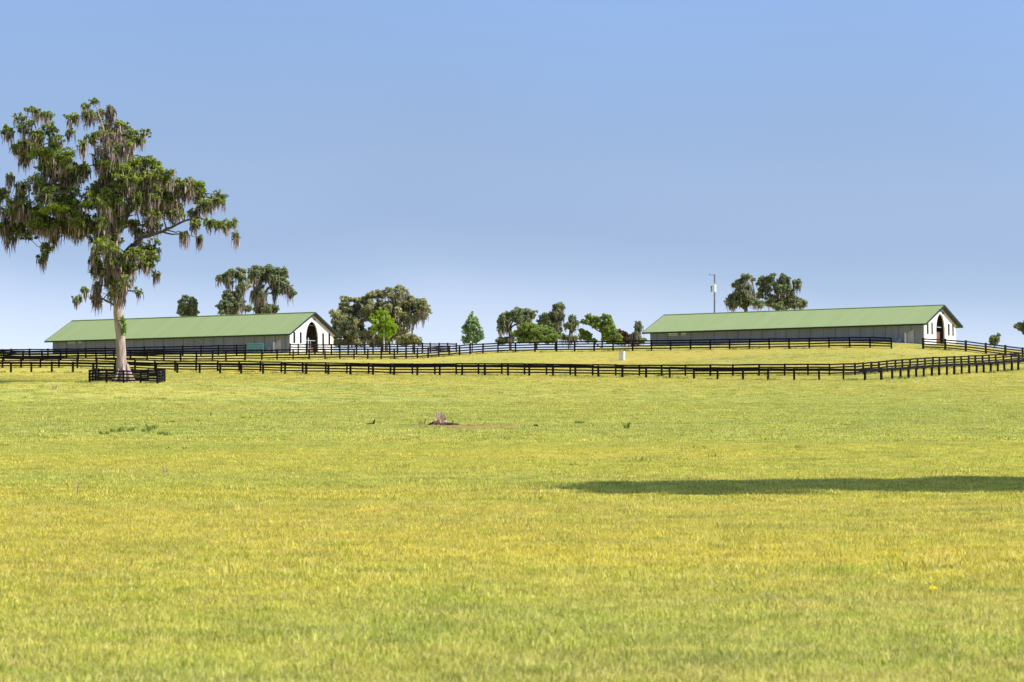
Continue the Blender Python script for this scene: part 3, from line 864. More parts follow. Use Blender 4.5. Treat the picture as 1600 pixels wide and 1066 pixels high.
# --- the big oak: clumps measured on two enlargements of the photograph
ZA = [(45, 270, 45, 35, 1.5), (40, 250, 30, 22, .5), (120, 200, 42, 34, .8), (180, 150, 45, 25, .6), (215, 175, 30, 22), (275, 185, 48, 20, .8), (160, 240, 60, 45, 1.3), (100, 370, 42, 32, 1),
      (150, 330, 70, 60, 1.8), (140, 410, 40, 40, 2.2), (225, 300, 55, 50, 1.8), (305, 275, 48, 40, .3, -.1), (320, 350, 65, 50, .3, -.05), (255, 395, 80, 50, .4, .1), (360, 430, 90, 55, .5, .1),
      (240, 480, 80, 50, 1), (430, 490, 70, 55, .6, .1), (40, 510, 28, 22, 2.5), (110, 570, 50, 40, 2), (200, 560, 80, 50, 1.6), (330, 540, 100, 50, 1.8), (110, 650, 70, 55, 1.6),
      (40, 700, 60, 50, 1.3), (20, 780, 60, 60, 1.8, -.1), (90, 770, 60, 50, 1.5, -.1), (170, 730, 80, 50, 1, -.1), (250, 700, 80, 40, .4, .1), (340, 700, 100, 40, .3, .15), (210, 790, 70, 50, 1.4, -.2),
      (310, 780, 90, 50, 1.2, -.15), (420, 790, 90, 50, .8, -.1), (320, 640, 90, 50, .6, -.25), (440, 640, 60, 60, .5, -.2), (40, 850, 45, 35, 2.2, -.1), (320, 850, 30, 25, 2), (225, 900, 40, 38, .7, -.15), (260, 910, 30, 40, 1, -.1), (215, 960, 34, 42, 1.3, -.15),
      (515, 98, 32, 18, .2), (520, 130, 30, 22, .8), (500, 170, 40, 26, .7), (440, 225, 42, 30, 1), (390, 275, 28, 28, 1), (420, 205, 20, 14, .4), (550, 215, 55, 40, 2), (610, 150, 32, 34, 3.2), (630, 205, 40, 30, 1), (690, 240, 42, 28, .6),
      (590, 260, 60, 40, 2.4), (520, 300, 50, 40, 1), (640, 320, 70, 50, 2.6), (740, 300, 52, 35, .6), (845, 305, 40, 30, .5), (800, 345, 40, 28, 1.2), (500, 370, 40, 35, 1.6), (570, 380, 60, 50, 2.2), (680, 390, 60, 50, 2), (760, 380, 35, 30, 1.5), (600, 430, 60, 30, 2),
      (590, 500, 70, 40, .3, .15), (680, 480, 80, 38, .2, .2), (770, 475, 80, 35, .3, .15), (830, 440, 60, 24, .4, .1), (570, 580, 70, 60, .4, .1), (690, 570, 100, 55, .6, .1), (810, 545, 80, 50, .6, .12), (920, 520, 75, 40, .4, .1),
      (890, 600, 70, 50, .8), (1000, 570, 65, 45, .7), (560, 670, 80, 50, .8), (680, 680, 100, 60, 1), (800, 660, 80, 50, 1.4), (1075, 580, 65, 45, .5, .05), (1185, 610, 48, 45, .7, .05), (1190, 650, 45, 30, .8), (1110, 640, 60, 38, .6), (1010, 740, 40, 38, .5),
      (930, 700, 50, 45, 1.1, -.1), (900, 760, 45, 35, 1.5), (640, 770, 90, 50, .8), (770, 780, 100, 50, 1.3, -.15), (1085, 720, 36, 34, 1.8), (1110, 800, 30, 35, 1.3), (1185, 790, 40, 40, .6), (1250, 800, 50, 34, .8, .05), (1320, 800, 36, 28, .6, .05), (1330, 860, 28, 34, 2.2), (1040, 850, 36, 20, 3.2), (1100, 855, 20, 20, 2),
      (500, 780, 70, 60, .8, -.2), (560, 850, 60, 50, 1.2, -.2), (640, 930, 80, 40, .7, .1), (530, 990, 45, 50, 2), (730, 900, 80, 50, 1.5, -.2), (830, 900, 50, 50, 1.2, -.2), (820, 970, 70, 50, .7), (700, 1000, 80, 50, 1.4, -.2)]
ZB = [(640, 60, 40, 50, 1.8), (780, 80, 60, 40, .4, .15), (860, 120, 70, 60, 1.6, -.25), (640, 190, 40, 40, .8), (710, 160, 50, 50, 1.8, -.15), (980, 100, 80, 50, .5), (1060, 150, 45, 50, .6), (930, 190, 70, 50, 1.6, -.2),
      (1050, 200, 40, 30, 1), (760, 230, 45, 50, 3), (700, 300, 30, 30, 3.5), (650, 350, 40, 28, .6), (620, 410, 40, 36, .8), (680, 390, 45, 45, 1.6), (940, 290, 55, 45, 1.4), (980, 340, 34, 30, 1), (905, 360, 20, 30, 3), (880, 310, 24, 30, 1.5), (815, 370, 24, 40, .4, .1)]
cl = [(x / 3.5525, 130 + y / 3.5525, rx / 3.5525, ry / 3.5525, *k_) for x, y, rx, ry, *k_ in ZA] + [(x / 4.44, 380 + y / 4.44, rx / 4.44, ry / 4.44, *k_) for x, y, rx, ry, *k_ in ZB]
for (cx_, cy_, ax_, ay_, n_) in ((265, 308, 66, 34, 20), (225, 285, 50, 26, 9), (75, 345, 60, 30, 12), (95, 265, 45, 30, 8)):
    for _ in range(n_):
        a_r = random.uniform(0, 6.28); q_r = math.sqrt(random.random())
        cl.append((cx_ + math.cos(a_r) * q_r * ax_, cy_ + math.sin(a_r) * q_r * ay_ + (cx_ > 200) * 0.25 * math.cos(a_r) * q_r * ay_, random.uniform(11, 18), random.uniform(9, 14), random.uniform(.3, 1.6), random.uniform(-.12, .12)))
for yy_ in range(262, 470, 13):
    cl.append((170 + (yy_ - 262) * .06 + random.uniform(-6, 6), yy_, random.uniform(11, 17), random.uniform(10, 14), random.uniform(.8, 1.8), random.uniform(-.1, .1), random.uniform(1.2, 3.0)))
cl += [(-8, 350, 14, 12, 1.3), (-14, 330, 14, 12, 1), (-4, 300, 12, 12, 1)]
limbs = [[(194, 597, 11.5), (192, 585, 9.6), (190, 560, 8.0), (187, 520, 7.2), (184, 480, 6.8), (181, 440, 6.5), (180, 400, 6), (176, 360, 5), (172, 310, 4), (168, 260, 3), (164, 210, 2), (150, 165, .6)],
         [(180, 405, 4.5), (160, 370, 4), (130, 335, 3.4), (110, 300, 2.8), (85, 260, 2), (60, 215, 1.4), (50, 175, .5)],
         [(165, 385, 4), (140, 355, 3), (100, 345, 2.4), (50, 335, 1.8), (5, 345, .8)],
         [(181, 420, 4.5), (205, 385, 4), (230, 370, 3), (255, 364, 2.2), (285, 350, 1.7), (312, 341, 1.2), (327, 347, .9), (350, 352, .7), (372, 362, .4)],
         [(178, 380, 4.5), (200, 330, 3.6), (235, 300, 2.6), (280, 295, 1.8), (330, 300, .6)],
         [(172, 320, 3), (195, 270, 2.4), (205, 230, 1.6), (235, 215, .6)],
         [(182, 440, 3), (205, 420, 2.4), (225, 415, 1.5), (238, 420, .6)], [(182, 450, 3), (160, 430, 2), (148, 425, .8)],
         [(183, 480, 2), (165, 468, 1.5), (148, 470, .6)], [(183, 470, 2), (200, 455, 1.5), (216, 455, .6)],
         [(120, 340, 2.5), (85, 360, 1.6), (66, 385, 1), (58, 400, .5)]]
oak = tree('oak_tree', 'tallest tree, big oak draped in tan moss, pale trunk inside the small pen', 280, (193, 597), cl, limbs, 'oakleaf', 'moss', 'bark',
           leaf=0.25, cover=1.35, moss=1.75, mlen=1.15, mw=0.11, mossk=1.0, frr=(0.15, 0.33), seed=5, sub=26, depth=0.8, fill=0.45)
# bright vine on the trunk
r = np.random.default_rng(77)
ob = Vector(oak.location)
vc = np.array([tuple(at(x, y, 279.3) - ob) for x, y in ((193, 505), (194, 512), (193, 519), (191, 500), (189, 465), (187, 458), (188, 472), (183, 469))])
V, Q, rn = leafcloud(vc, np.tile([.3, .25, .55], (len(vc), 1)), np.full(len(vc), 90), 0.2, np.zeros(len(vc)), r)
np_mesh('vine', V, Q, M['vine'], oak, rn)
# root flare
m = MB()
for k_ in range(7):
    a = k_ * 2 * math.pi / 7 + 0.3
    m.tube([(math.cos(a) * .45, math.sin(a) * .45, 1.9), (math.cos(a) * .72, math.sin(a) * .72, .8), (math.cos(a) * .95, math.sin(a) * .95, .3), (math.cos(a) * 1.25, math.sin(a) * 1.25, -.15)], [.06, .20, .25, .12], 7, .1)
m.build('root', M['bark'], oak, smooth=True)


def auto(x0, x1, y0, y1, n, seed, rmin=.10, rmax=.2, shape='round'):
    """clumps spread through an outline given as a box"""
    r_ = random.Random(seed); out_ = []
    w = (x1 - x0) / 2; h = (y1 - y0) / 2; cx_ = (x0 + x1) / 2; cy_ = (y0 + y1) / 2
    for _ in range(n):
        a = r_.uniform(0, 2 * math.pi); q_ = math.sqrt(r_.random()) * 0.85
        out_.append((cx_ + math.cos(a) * q_ * w, cy_ + math.sin(a) * q_ * h, w * 2 * r_.uniform(rmin, rmax), w * 2 * r_.uniform(rmin, rmax) * .8))
    return out_


def Z(lst, ox, oy, s):
    return [(ox + a / s, oy + b / s, c_ / s, d_ / s, *k_) for a, b, c_, d_, *k_ in lst]


# small tree behind the left end of the left barn
tree('oak_tree', 'small round oak top showing alone above the roof of the left barn', 452, (295, 560),
     Z([(140, 315, 28, 22, .5), (110, 350, 30, 20, 1), (105, 390, 24, 30, 1.3), (150, 380, 28, 26, .5), (200, 340, 34, 26, .3), (210, 380, 34, 34, .6), (185, 420, 40, 30, 1), (120, 430, 36, 26), (160, 470, 50, 30), (220, 440, 30, 30)], 260, 400, 4.847),
     [[(295, 560, 2.4), (294, 510, 2), (290, 490, 1.5), (288, 470, .5)], [(294, 505, 1.4), (301, 480, .6)]], 'farleaf', 'farmoss', leaf=.34, cover=2.3, moss=.8, mlen=1.2, mw=.22, seed=21, fill=1.1)
# two mossy oaks above the left barn roof
tree('oak_tree', 'left of two tall grey mossy oaks rising above the roof of the left barn', 450, (368, 560),
     Z([(400, 170, 36, 24, 1.5), (450, 150, 40, 35, 1), (500, 130, 50, 36, 1), (560, 120, 40, 30, .8), (570, 160, 40, 36, 1), (480, 190, 40, 28, 1.8), (590, 210, 46, 40, .8, .1), (570, 250, 40, 40, 2), (540, 300, 50, 40, 1.6), (460, 290, 42, 30, .8),
        (480, 330, 50, 40, 1.4), (430, 380, 50, 34, .2, -.25), (500, 380, 50, 36, 1, -.1), (560, 370, 50, 40, 1.8), (610, 390, 45, 34, .6), (460, 420, 60, 30)], 260, 400, 4.847),
     [[(368, 560, 5), (368, 500, 4), (368, 470, 3), (372, 450, 2), (378, 425, .5)], [(368, 475, 2), (360, 455, 1.5), (352, 435, 1), (342, 432, .5)], [(369, 480, 1.8), (358, 470, .8), (350, 476, .3)]],
     'farleaf', 'farmoss', leaf=.34, cover=2.2, moss=1.0, mlen=1.7, mw=.22, seed=22, fill=1.1)
tree('oak_tree', 'right of two tall grey mossy oaks rising above the roof of the left barn', 456, (403, 560),
     Z([(650, 110, 42, 34, .8), (710, 95, 48, 30, 1), (770, 100, 44, 30, .8), (830, 120, 42, 34, .8), (885, 110, 30, 26, .5), (890, 150, 32, 32, 1), (650, 170, 36, 40, 1), (720, 160, 50, 45, 1.6), (800, 170, 50, 45, 1.6), (860, 200, 50, 36, 1.2), (920, 230, 40, 30, 1.4),
        (950, 280, 32, 28, 1.2), (880, 250, 40, 30, 1.2), (820, 240, 40, 40, 1.6), (700, 230, 40, 50, 2), (740, 290, 40, 36, 1.8), (670, 280, 36, 40, 1.5), (820, 300, 18, 24, 2), (780, 385, 45, 22, .2), (830, 390, 34, 20, .2), (680, 380, 36, 34, 1), (720, 370, 20, 30, 2), (940, 300, 26, 20, 1.5), (760, 430, 70, 30)], 260, 400, 4.847),
     [[(403, 560, 5.5), (403, 500, 4.5), (402, 475, 3.5), (405, 450, 2.4), (408, 420, .6)], [(402, 478, 3), (415, 455, 2), (432, 440, 1.2), (452, 452, .4)], [(402, 470, 2.4), (396, 445, 1.5), (394, 425, .5)]],
     'farleaf', 'farmoss', leaf=.34, cover=2.1, moss=1.0, mlen=1.8, mw=.22, seed=23, fill=1.1)
# broad oak right of the left barn
big = [(200, 250, 45, 26, .3), (265, 250, 40, 24, .4), (330, 270, 50, 30, .6), (400, 240, 50, 34, .4), (460, 200, 50, 34, .3), (520, 210, 50, 40, 1), (590, 190, 50, 40, 1.6), (660, 170, 45, 32, 1.6), (700, 190, 40, 40, 1.8), (640, 230, 50, 40, 2),
       (130, 390, 50, 45, .8, .15), (190, 330, 60, 45, .8), (150, 450, 50, 50, .6, -.2), (120, 530, 60, 50, 0, -.35), (200, 500, 70, 60, .2, -.3), (200, 400, 60, 50, 1.2), (280, 350, 60, 50, 1), (260, 440, 60, 60, 1.6, -.1), (270, 530, 60, 60, .4, -.25),
       (340, 480, 60, 60, .6, .1), (350, 570, 60, 50, 1), (370, 390, 60, 50, 1.2), (420, 320, 60, 50, .8), (500, 290, 60, 50, .6, .1), (470, 380, 60, 60, 1, -.1), (560, 340, 60, 50, .8), (620, 300, 60, 50, 1.2), (660, 380, 50, 50, 1.2), (600, 420, 60, 60, .8),
       (700, 300, 50, 40, 1), (740, 250, 45, 36, 1.2), (780, 300, 45, 40, 1), (850, 270, 38, 30, .8), (860, 320, 50, 36, .8), (905, 355, 34, 26, .8), (820, 380, 50, 36, 1.4), (780, 430, 40, 36, 1.8), (730, 400, 50, 45, 1.8), (740, 480, 40, 40, 1.8),
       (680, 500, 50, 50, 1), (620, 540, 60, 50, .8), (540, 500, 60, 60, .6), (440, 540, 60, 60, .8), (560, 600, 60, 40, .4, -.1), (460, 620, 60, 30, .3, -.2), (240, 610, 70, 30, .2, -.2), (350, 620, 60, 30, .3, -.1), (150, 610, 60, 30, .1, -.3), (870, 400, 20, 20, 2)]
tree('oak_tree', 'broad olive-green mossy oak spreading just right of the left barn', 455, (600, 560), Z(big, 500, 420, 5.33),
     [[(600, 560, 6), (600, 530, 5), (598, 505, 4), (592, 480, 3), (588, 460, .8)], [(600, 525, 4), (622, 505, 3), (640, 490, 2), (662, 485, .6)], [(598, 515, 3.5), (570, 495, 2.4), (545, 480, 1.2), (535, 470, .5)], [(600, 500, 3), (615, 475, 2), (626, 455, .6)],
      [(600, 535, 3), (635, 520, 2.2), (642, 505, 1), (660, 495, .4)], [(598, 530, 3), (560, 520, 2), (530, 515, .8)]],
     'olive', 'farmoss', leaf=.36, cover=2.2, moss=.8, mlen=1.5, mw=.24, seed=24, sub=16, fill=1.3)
tree('shrub', 'low olive shrub at the right foot of the broad mossy oak', 448, (645, 556),
     Z([(700, 580, 50, 30), (760, 575, 50, 30), (810, 590, 40, 26), (740, 610, 60, 26), (680, 610, 50, 26), (830, 615, 26, 20)], 500, 420, 5.33), [[(645, 560, 1.4), (645, 540, 1), (643, 532, .4)]], 'olive', leaf=.34, cover=2.4, moss=0, seed=25, category='shrub')
# young trees
lime = [(480, 360, 20, 16), (505, 345, 12, 20), (540, 365, 24, 24), (440, 400, 26, 22), (500, 400, 34, 30), (560, 410, 34, 28), (600, 430, 22, 22), (460, 450, 34, 30), (520, 460, 36, 34), (580, 470, 36, 32), (625, 485, 24, 26), (450, 510, 28, 28), (510, 520, 36, 32), (570, 530, 36, 30), (620, 535, 22, 22), (500, 555, 28, 18), (555, 565, 34, 16)]
tree('young_tree', 'small bright lime-green tree in front of the broad mossy oak', 412, (600, 551), Z(lime, 500, 420, 5.33), [[(600, 552, .9), (600, 530, .9), (600, 510, .6), (600, 492, .2)]], 'lime', bark='box', leaf=.22, cover=1.2, moss=0, seed=26, gap=1.0, fill=.3)
con = [(1265, 365, 10, 16), (1262, 390, 20, 16), (1245, 415, 26, 18), (1290, 415, 24, 18), (1265, 440, 34, 22), (1225, 455, 26, 20), (1305, 455, 28, 22), (1210, 490, 30, 22), (1265, 485, 38, 28), (1325, 490, 30, 24), (1200, 530, 30, 28), (1250, 530, 36, 30), (1305, 530, 36, 30), (1345, 540, 24, 24), (1205, 575, 32, 28), (1260, 580, 34, 30), (1315, 580, 34, 28), (1345, 575, 24, 22), (1220, 610, 34, 22), (1300, 610, 26, 18)]
tree('young_tree', 'cone-shaped green young tree standing alone against the sky at centre', 425, (738, 552), Z(con, 500, 420, 5.33), [[(738, 556, 1), (738, 525, .9), (737, 500, .6), (737, 487, .2)]], 'midgreen', leaf=.24, cover=1.4, moss=0, seed=27, gap=1.0, fill=.6)
# group between the cone tree and the right barn
tree('oak_tree', 'mossy oak with rounded crown, first of the centre group right of the cone-shaped tree', 440, (800, 556),
     Z([(110, 440, 26, 20, .8), (140, 400, 34, 26, .5), (200, 370, 45, 34, .3), (260, 360, 50, 30, .2), (330, 350, 40, 26, .2), (390, 370, 38, 34, .4), (320, 400, 45, 36, .4), (250, 410, 50, 36, .8), (180, 430, 45, 30, 1), (105, 500, 24, 34, 1.2), (140, 490, 36, 40, 1.6), (190, 490, 40, 34, 1.6), (360, 430, 34, 30, 1), (300, 450, 40, 30, 1.2), (140, 590, 45, 24, .2, -.2), (230, 540, 34, 30, .4), (110, 610, 40, 20, 0, -.3), (200, 600, 30, 24, 0, -.2)], 760, 420, 5.33),
     [[(800, 560, 2.2), (797, 530, 2), (796, 512, 1.6), (805, 495, .6)], [(796, 520, 1.4), (785, 505, .8), (782, 496, .3)], [(797, 512, 1.4), (818, 500, .9), (830, 490, .3)]], 'farleaf', 'farmoss', leaf=.34, cover=2.2, moss=1, mlen=1.3, mw=.2, seed=28, fill=1.3)
tree('oak_tree', 'taller mossy oak with a narrow top in the middle of the centre group', 446, (868, 556),
     Z([(600, 300, 50, 16, .3), (570, 320, 26, 20, .3), (630, 320, 28, 22, .6), (590, 360, 40, 34, 1.2), (550, 390, 45, 34, 1), (630, 390, 30, 34, 1.2), (490, 400, 45, 30, .6), (450, 440, 42, 34, .4), (520, 440, 50, 36, 1.2), (590, 440, 45, 40, 2), (560, 490, 40, 30, 1.6), (600, 510, 34, 40, .8, -.2), (480, 470, 40, 20, .8), (600, 560, 34, 30, .2, -.2), (660, 570, 40, 24, 1.5), (720, 580, 40, 24, 1.2)], 760, 420, 5.33),
     [[(868, 560, 2.4), (869, 530, 2.2), (870, 505, 1.8), (872, 490, 1.2), (873, 478, .4)], [(870, 510, 1.5), (855, 502, .9), (845, 500, .3)]], 'farleaf', 'farmoss', leaf=.34, cover=2.1, moss=1.3, mlen=1.4, mw=.2, seed=29, fill=1.3)
tree('shrub', 'wide mid-green bush in front of the mossy oaks of the centre group', 425, (840, 552),
     Z([(300, 500, 45, 30), (260, 540, 40, 30), (350, 470, 40, 30), (330, 550, 60, 40), (400, 500, 60, 36), (470, 500, 50, 34), (530, 520, 45, 34), (570, 560, 40, 34), (430, 560, 70, 40), (500, 570, 60, 36), (290, 590, 50, 26), (390, 600, 70, 26), (520, 600, 60, 22)], 760, 420, 5.33),
     [[(840, 556, 1.5), (838, 530, 1.2), (836, 515, .4)]], 'bushgreen', leaf=.32, cover=2.5, moss=0, seed=30, fill=1.1, category='shrub')
tree('oak_tree', 'thin oak with small ragged crown between narrow mossy oak and leafy tree', 442, (888, 556),
     Z([(720, 400, 28, 20, .3), (710, 430, 34, 24, .5), (750, 450, 26, 20, .5), (680, 470, 34, 26, .6), (660, 490, 24, 20, .6), (720, 490, 30, 26, .8), (710, 520, 20, 16, 1)], 760, 420, 5.33),
     [[(888, 560, 1.2), (889, 530, 1.1), (891, 510, .8), (895, 498, .3)], [(890, 515, .7), (885, 510, .3)]], 'farleaf', 'farmoss', leaf=.32, cover=2.0, moss=.8, mlen=1.4, mw=.18, seed=31, fill=1.3)
tree('leafy_tree', 'loose yellow-green leafy tree at the right of the centre group', 428, (940, 552),
     Z([(850, 395, 34, 20, 0), (890, 410, 34, 24), (820, 440, 40, 24), (870, 450, 40, 26), (920, 430, 34, 30), (990, 400, 45, 22), (1030, 430, 26, 24), (960, 450, 36, 28), (910, 480, 36, 28), (1010, 470, 40, 28), (960, 500, 36, 28), (1040, 500, 45, 34), (1000, 540, 40, 30), (1060, 550, 45, 40), (1010, 590, 50, 30), (1070, 600, 45, 24), (790, 520, 26, 20), (830, 540, 40, 26), (800, 570, 40, 26), (860, 570, 34, 26), (870, 600, 45, 20), (1100, 580, 34, 30)], 760, 420, 5.33),
     [[(940, 556, 1.4), (941, 530, 1.3), (940, 512, 1), (932, 500, .5)], [(941, 520, 1), (930, 515, .7), (920, 500, .3)], [(941, 525, .8), (952, 510, .4)], [(941, 545, .8), (925, 532, .6), (912, 528, .3)]], 'bushgreen', leaf=.32, cover=1.9, moss=0, seed=32, fill=1.2)
tree('shrub', 'dark russet bush right of the leafy tree behind the hilltop fence', 432, (978, 553),
     Z([(1110, 520, 26, 20), (1140, 540, 30, 24), (1110, 570, 40, 30), (1160, 570, 30, 28), (1130, 610, 50, 26), (1180, 600, 26, 26)], 760, 420, 5.33), [[(976, 556, 1.2), (975, 530, .6), (973, 520, .3)]], 'redleaf', leaf=.3, cover=2.0, moss=0, seed=33, fill=1.2, category='shrub')
tree('oak_tree', 'slim ragged mossy tree just left of the right barn', 450, (998, 556),
     Z([(1265, 450, 30, 16, .5), (1250, 480, 26, 20, .8), (1285, 490, 20, 12, .6), (1262, 520, 22, 34, 1.6), (1215, 550, 26, 20, 2), (1250, 570, 34, 26, 1.6), (1290, 600, 34, 20, .3), (1320, 590, 20, 14, .3), (1220, 600, 40, 24, 1)], 760, 420, 5.33),
     [[(998, 560, 1.3), (997, 530, 1.1), (996, 515, .8), (996, 504, .3)], [(997, 535, .8), (988, 522, .3)]], 'farleaf', 'farmoss', leaf=.3, cover=1.9, moss=1.2, mlen=1.7, mw=.2, seed=34, fill=1.3)
# oaks behind the right barn
rb = [(730, 330, 40, 30, 1.4), (760, 280, 26, 20, .3, -.2), (780, 350, 50, 30, 1.4), (790, 190, 30, 18, .5), (820, 160, 30, 20, .8), (880, 120, 45, 18, .4), (870, 140, 34, 22, 1), (830, 220, 40, 36, .6, -.1), (810, 270, 40, 30, .4, -.2), (860, 270, 45, 36, .6, -.2), (900, 210, 30, 50, 2), (940, 140, 24, 16, .3),
      (860, 330, 50, 36, .5, -.15), (930, 240, 30, 40, 1.8), (940, 330, 50, 40, 1), (1000, 350, 50, 30, 1)]
tree('oak_tree', 'left of the two dark mossy oaks rising behind the roof of the right barn', 447, (1165, 552), Z(rb, 1000, 410, 5.33),
     [[(1165, 560, 4), (1165, 500, 3.2), (1166, 475, 2.4), (1164, 455, 1.5), (1165, 435, .5)], [(1166, 485, 2), (1150, 470, 1.4), (1145, 455, .5)], [(1166, 480, 2), (1180, 465, 1.2), (1176, 440, .4)]], 'farleaf', 'farmoss', leaf=.34, cover=2.1, moss=1.2, mlen=1.5, mw=.22, seed=35, fill=1.1)
rb = [(1030, 120, 26, 18, .5), (1000, 170, 34, 26, .8), (1040, 160, 40, 34, 1.2), (1095, 115, 40, 20, .6), (1090, 150, 40, 30, 1), (1020, 230, 40, 40, 1, -.1), (1070, 210, 40, 40, 1.8), (1120, 190, 34, 36, 1.2), (1190, 105, 22, 26, .6), (1180, 150, 34, 30, .8), (1235, 140, 26, 24, .4), (1210, 200, 45, 36, .6), (1170, 240, 45, 40, .8, -.1),
      (1240, 240, 40, 30, 1), (1300, 170, 40, 24, .6), (1310, 200, 34, 22, 1.2), (1320, 150, 20, 12, .4), (1250, 290, 50, 36, .8), (1100, 290, 50, 36, 1, -.1), (1180, 310, 60, 40, .8), (1310, 320, 50, 34, 1), (1350, 340, 40, 30, .8), (1270, 350, 60, 30, .6), (1090, 350, 60, 34, .6), (1180, 370, 60, 30, .3), (1000, 280, 30, 34, 1)]
tree('oak_tree', 'right of the two dark mossy oaks rising behind the roof of the right barn', 452, (1215, 552), Z(rb, 1000, 410, 5.33),
     [[(1215, 560, 4.5), (1215, 500, 3.6), (1214, 475, 2.8), (1216, 455, 2), (1222, 432, .5)], [(1214, 482, 2.4), (1200, 460, 1.8), (1194, 438, .5)], [(1215, 475, 2.2), (1235, 458, 1.4), (1246, 442, .4)]], 'farleaf', 'farmoss', leaf=.34, cover=2.1, moss=1.3, mlen=1.5, mw=.22, seed=36, fill=1.1)
# right edge
tree('oak_tree', 'small distant oak at the foot of the right barn near the right edge', 470, (1553, 556),
     Z([(1345, 515, 34, 20, .3), (1330, 540, 26, 20, .3), (1390, 500, 24, 14, .2), (1365, 530, 34, 22, 1), (1340, 560, 30, 24, .3), (1375, 560, 24, 20, 1)], 1300, 430, 5.33), [[(1553, 575, 1.2), (1553, 545, 1), (1555, 530, .4)], [(1553, 540, .8), (1560, 525, .3)]], 'farleaf', 'farmoss', leaf=.3, cover=2.2, moss=.8, mlen=1, mw=.2, seed=37)
tree('oak_tree', 'dark oak bough with a hanging twig reaching in from the right edge', 400, (1640, 575),
     Z([(1525, 425, 24, 16, .2), (1560, 410, 26, 18, .2), (1585, 440, 34, 28, .2), (1560, 450, 26, 16, .5), (1600, 400, 26, 20, .2), (1600, 480, 20, 16, .3), (1640, 420, 50, 40, .4), (1680, 380, 60, 50, .5), (1700, 440, 60, 50, .5), (1760, 350, 70, 50, .5), (1760, 420, 70, 50, .5), (1820, 400, 70, 50, .5), (1650, 350, 40, 30, .4), (1850, 460, 60, 40, .5)], 1300, 430, 5.33),
     [[(1640, 600, 4), (1640, 540, 3), (1640, 515, 2), (1640, 500, .7)], [(1640, 525, 1.8), (1615, 512, 1), (1590, 512, .4)]], 'farleaf', 'farmoss', leaf=.28, cover=2.2, moss=.4, mlen=1, mw=.1, seed=38)
tree('shrub', 'dark distant shrub top at the left edge behind the fence', 425, (2, 562),
     [(-6, 549, 8, 5), (2, 551, 7, 5), (8, 553, 5, 4), (-14, 550, 8, 6), (0, 556, 9, 5), (-10, 557, 9, 5)], [[(0, 566, 1), (0, 556, .8), (0, 550, .3)]], 'farleaf', leaf=.3, cover=2.6, moss=0, seed=39, category='shrub')
# oak outside the frame on the right whose crown shades the turf
s = 0
tb = Vector((24.0, 67.2, 0)); tb.z = S(tb.x, tb.y)
ppm = F / 67


def topx(X, Zz): return (800 + X * ppm, HY - (Zz - CAMZ) * ppm)


shc = []
rs_ = random.Random(4)
for _ in range(130):
    a = rs_.uniform(0, 2 * math.pi); q_ = math.sqrt(rs_.random())
    x_, y_ = topx(tb.x + math.cos(a) * q_ * 6.2, 10.0 + math.sin(a) * q_ * 4.5)
    shc.append((x_, y_, rs_.uniform(.9, 1.6) * ppm, rs_.uniform(.8, 1.3) * ppm, .6))
b0 = topx(tb.x, 0)
tree('oak_tree', 'shade oak beyond the right edge that throws the long dark shadow on the turf', 67, b0, shc,
     [[(b0[0], b0[1], .5 * ppm), topx(tb.x, 3) + (.4 * ppm,), topx(tb.x + .2, 6) + (.3 * ppm,), topx(tb.x, 9.5) + (.1 * ppm,)]], 'oakleaf', 'moss', 'bark', leaf=.45, cover=1.6, moss=.5, mlen=1.4, mw=.15, seed=41, depth=1.0, fill=0, lean=-1.15)

# ------------------------------------------------------------------ utility pole
D = 440
b = at(1116, 556, D); b.z = S(b.x, b.y)
root = thing('utility_pole', 'grey wooden utility pole with white transformer behind the right barn', 'utility pole', b)
topz = (at(1117, 429, D) - b).z
m = MB(); m.tube([(0, 0, -.5), (0.1, 0, topz)], [.17, .12], 10); m.build('pole', M['polewood'], root, smooth=True)
zc = (at(1116, 451, D) - b).z
m = MB(); m.tube([(.0, -.42, zc - .62), (.0, -.42, zc - .58), (.0, -.42, zc + .55), (.0, -.42, zc + .62)], [.24, .31, .31, .2], 14); m.build('transformer', M['box'], root)
m = MB(); m.tube([(.0, -.42, zc + .6), (.0, -.42, zc + .95)], [.07, .04], 8); m.tube([(.18, -.42, zc + .6), (.22, -.42, zc + .9)], [.06, .03], 8); m.build('insulator', M['steel'], root)
m = MB(); m.bar((-.6, -.1, zc + .35), (0, -.1, zc + .35), .08, .1); m.tube([(-.5, -.1, zc - .55), (-.42, -.1, zc + .3)], [.09, .07], 6); m.tube([(-.38, -.15, zc - .2), (-.6, -.15, zc + .45)], [.05, .05], 6); m.build('bracket', M['polewood'], root)
m = MB(); m.bar((-.75, -.1, topz - .1), (.15, -.1, topz - .1), .05, .07); m.tube([(-.72, -.1, topz - .1), (-.72, -.1, topz + .15)], [.06, .04], 6); m.build('crossarm', M['polewood'], root)

# ------------------------------------------------------------------ small things on the turf
b = at(972, 562.8, 350); b.z = S(b.x, b.y)
root = thing('utility_box', 'white upright utility box standing on the paddock slope', 'utility box', b, R(-25))
m = MB(); m.box(-.32, .32, -.24, .24, -.1, 1.08); m.build('cabinet', M['box'], root)
m = MB(); m.box(-.35, .35, -.27, .27, 1.085, 1.15); m.build('lid', M['box'], root)
m = MB(); m.box(-.42, .42, -.34, .34, -.12, .03); m.build('plinth', M['trim'], root)
m = MB(); m.box(-.26, .26, -.26, -.243, .1, .95); m.build('door', M['white'], root)


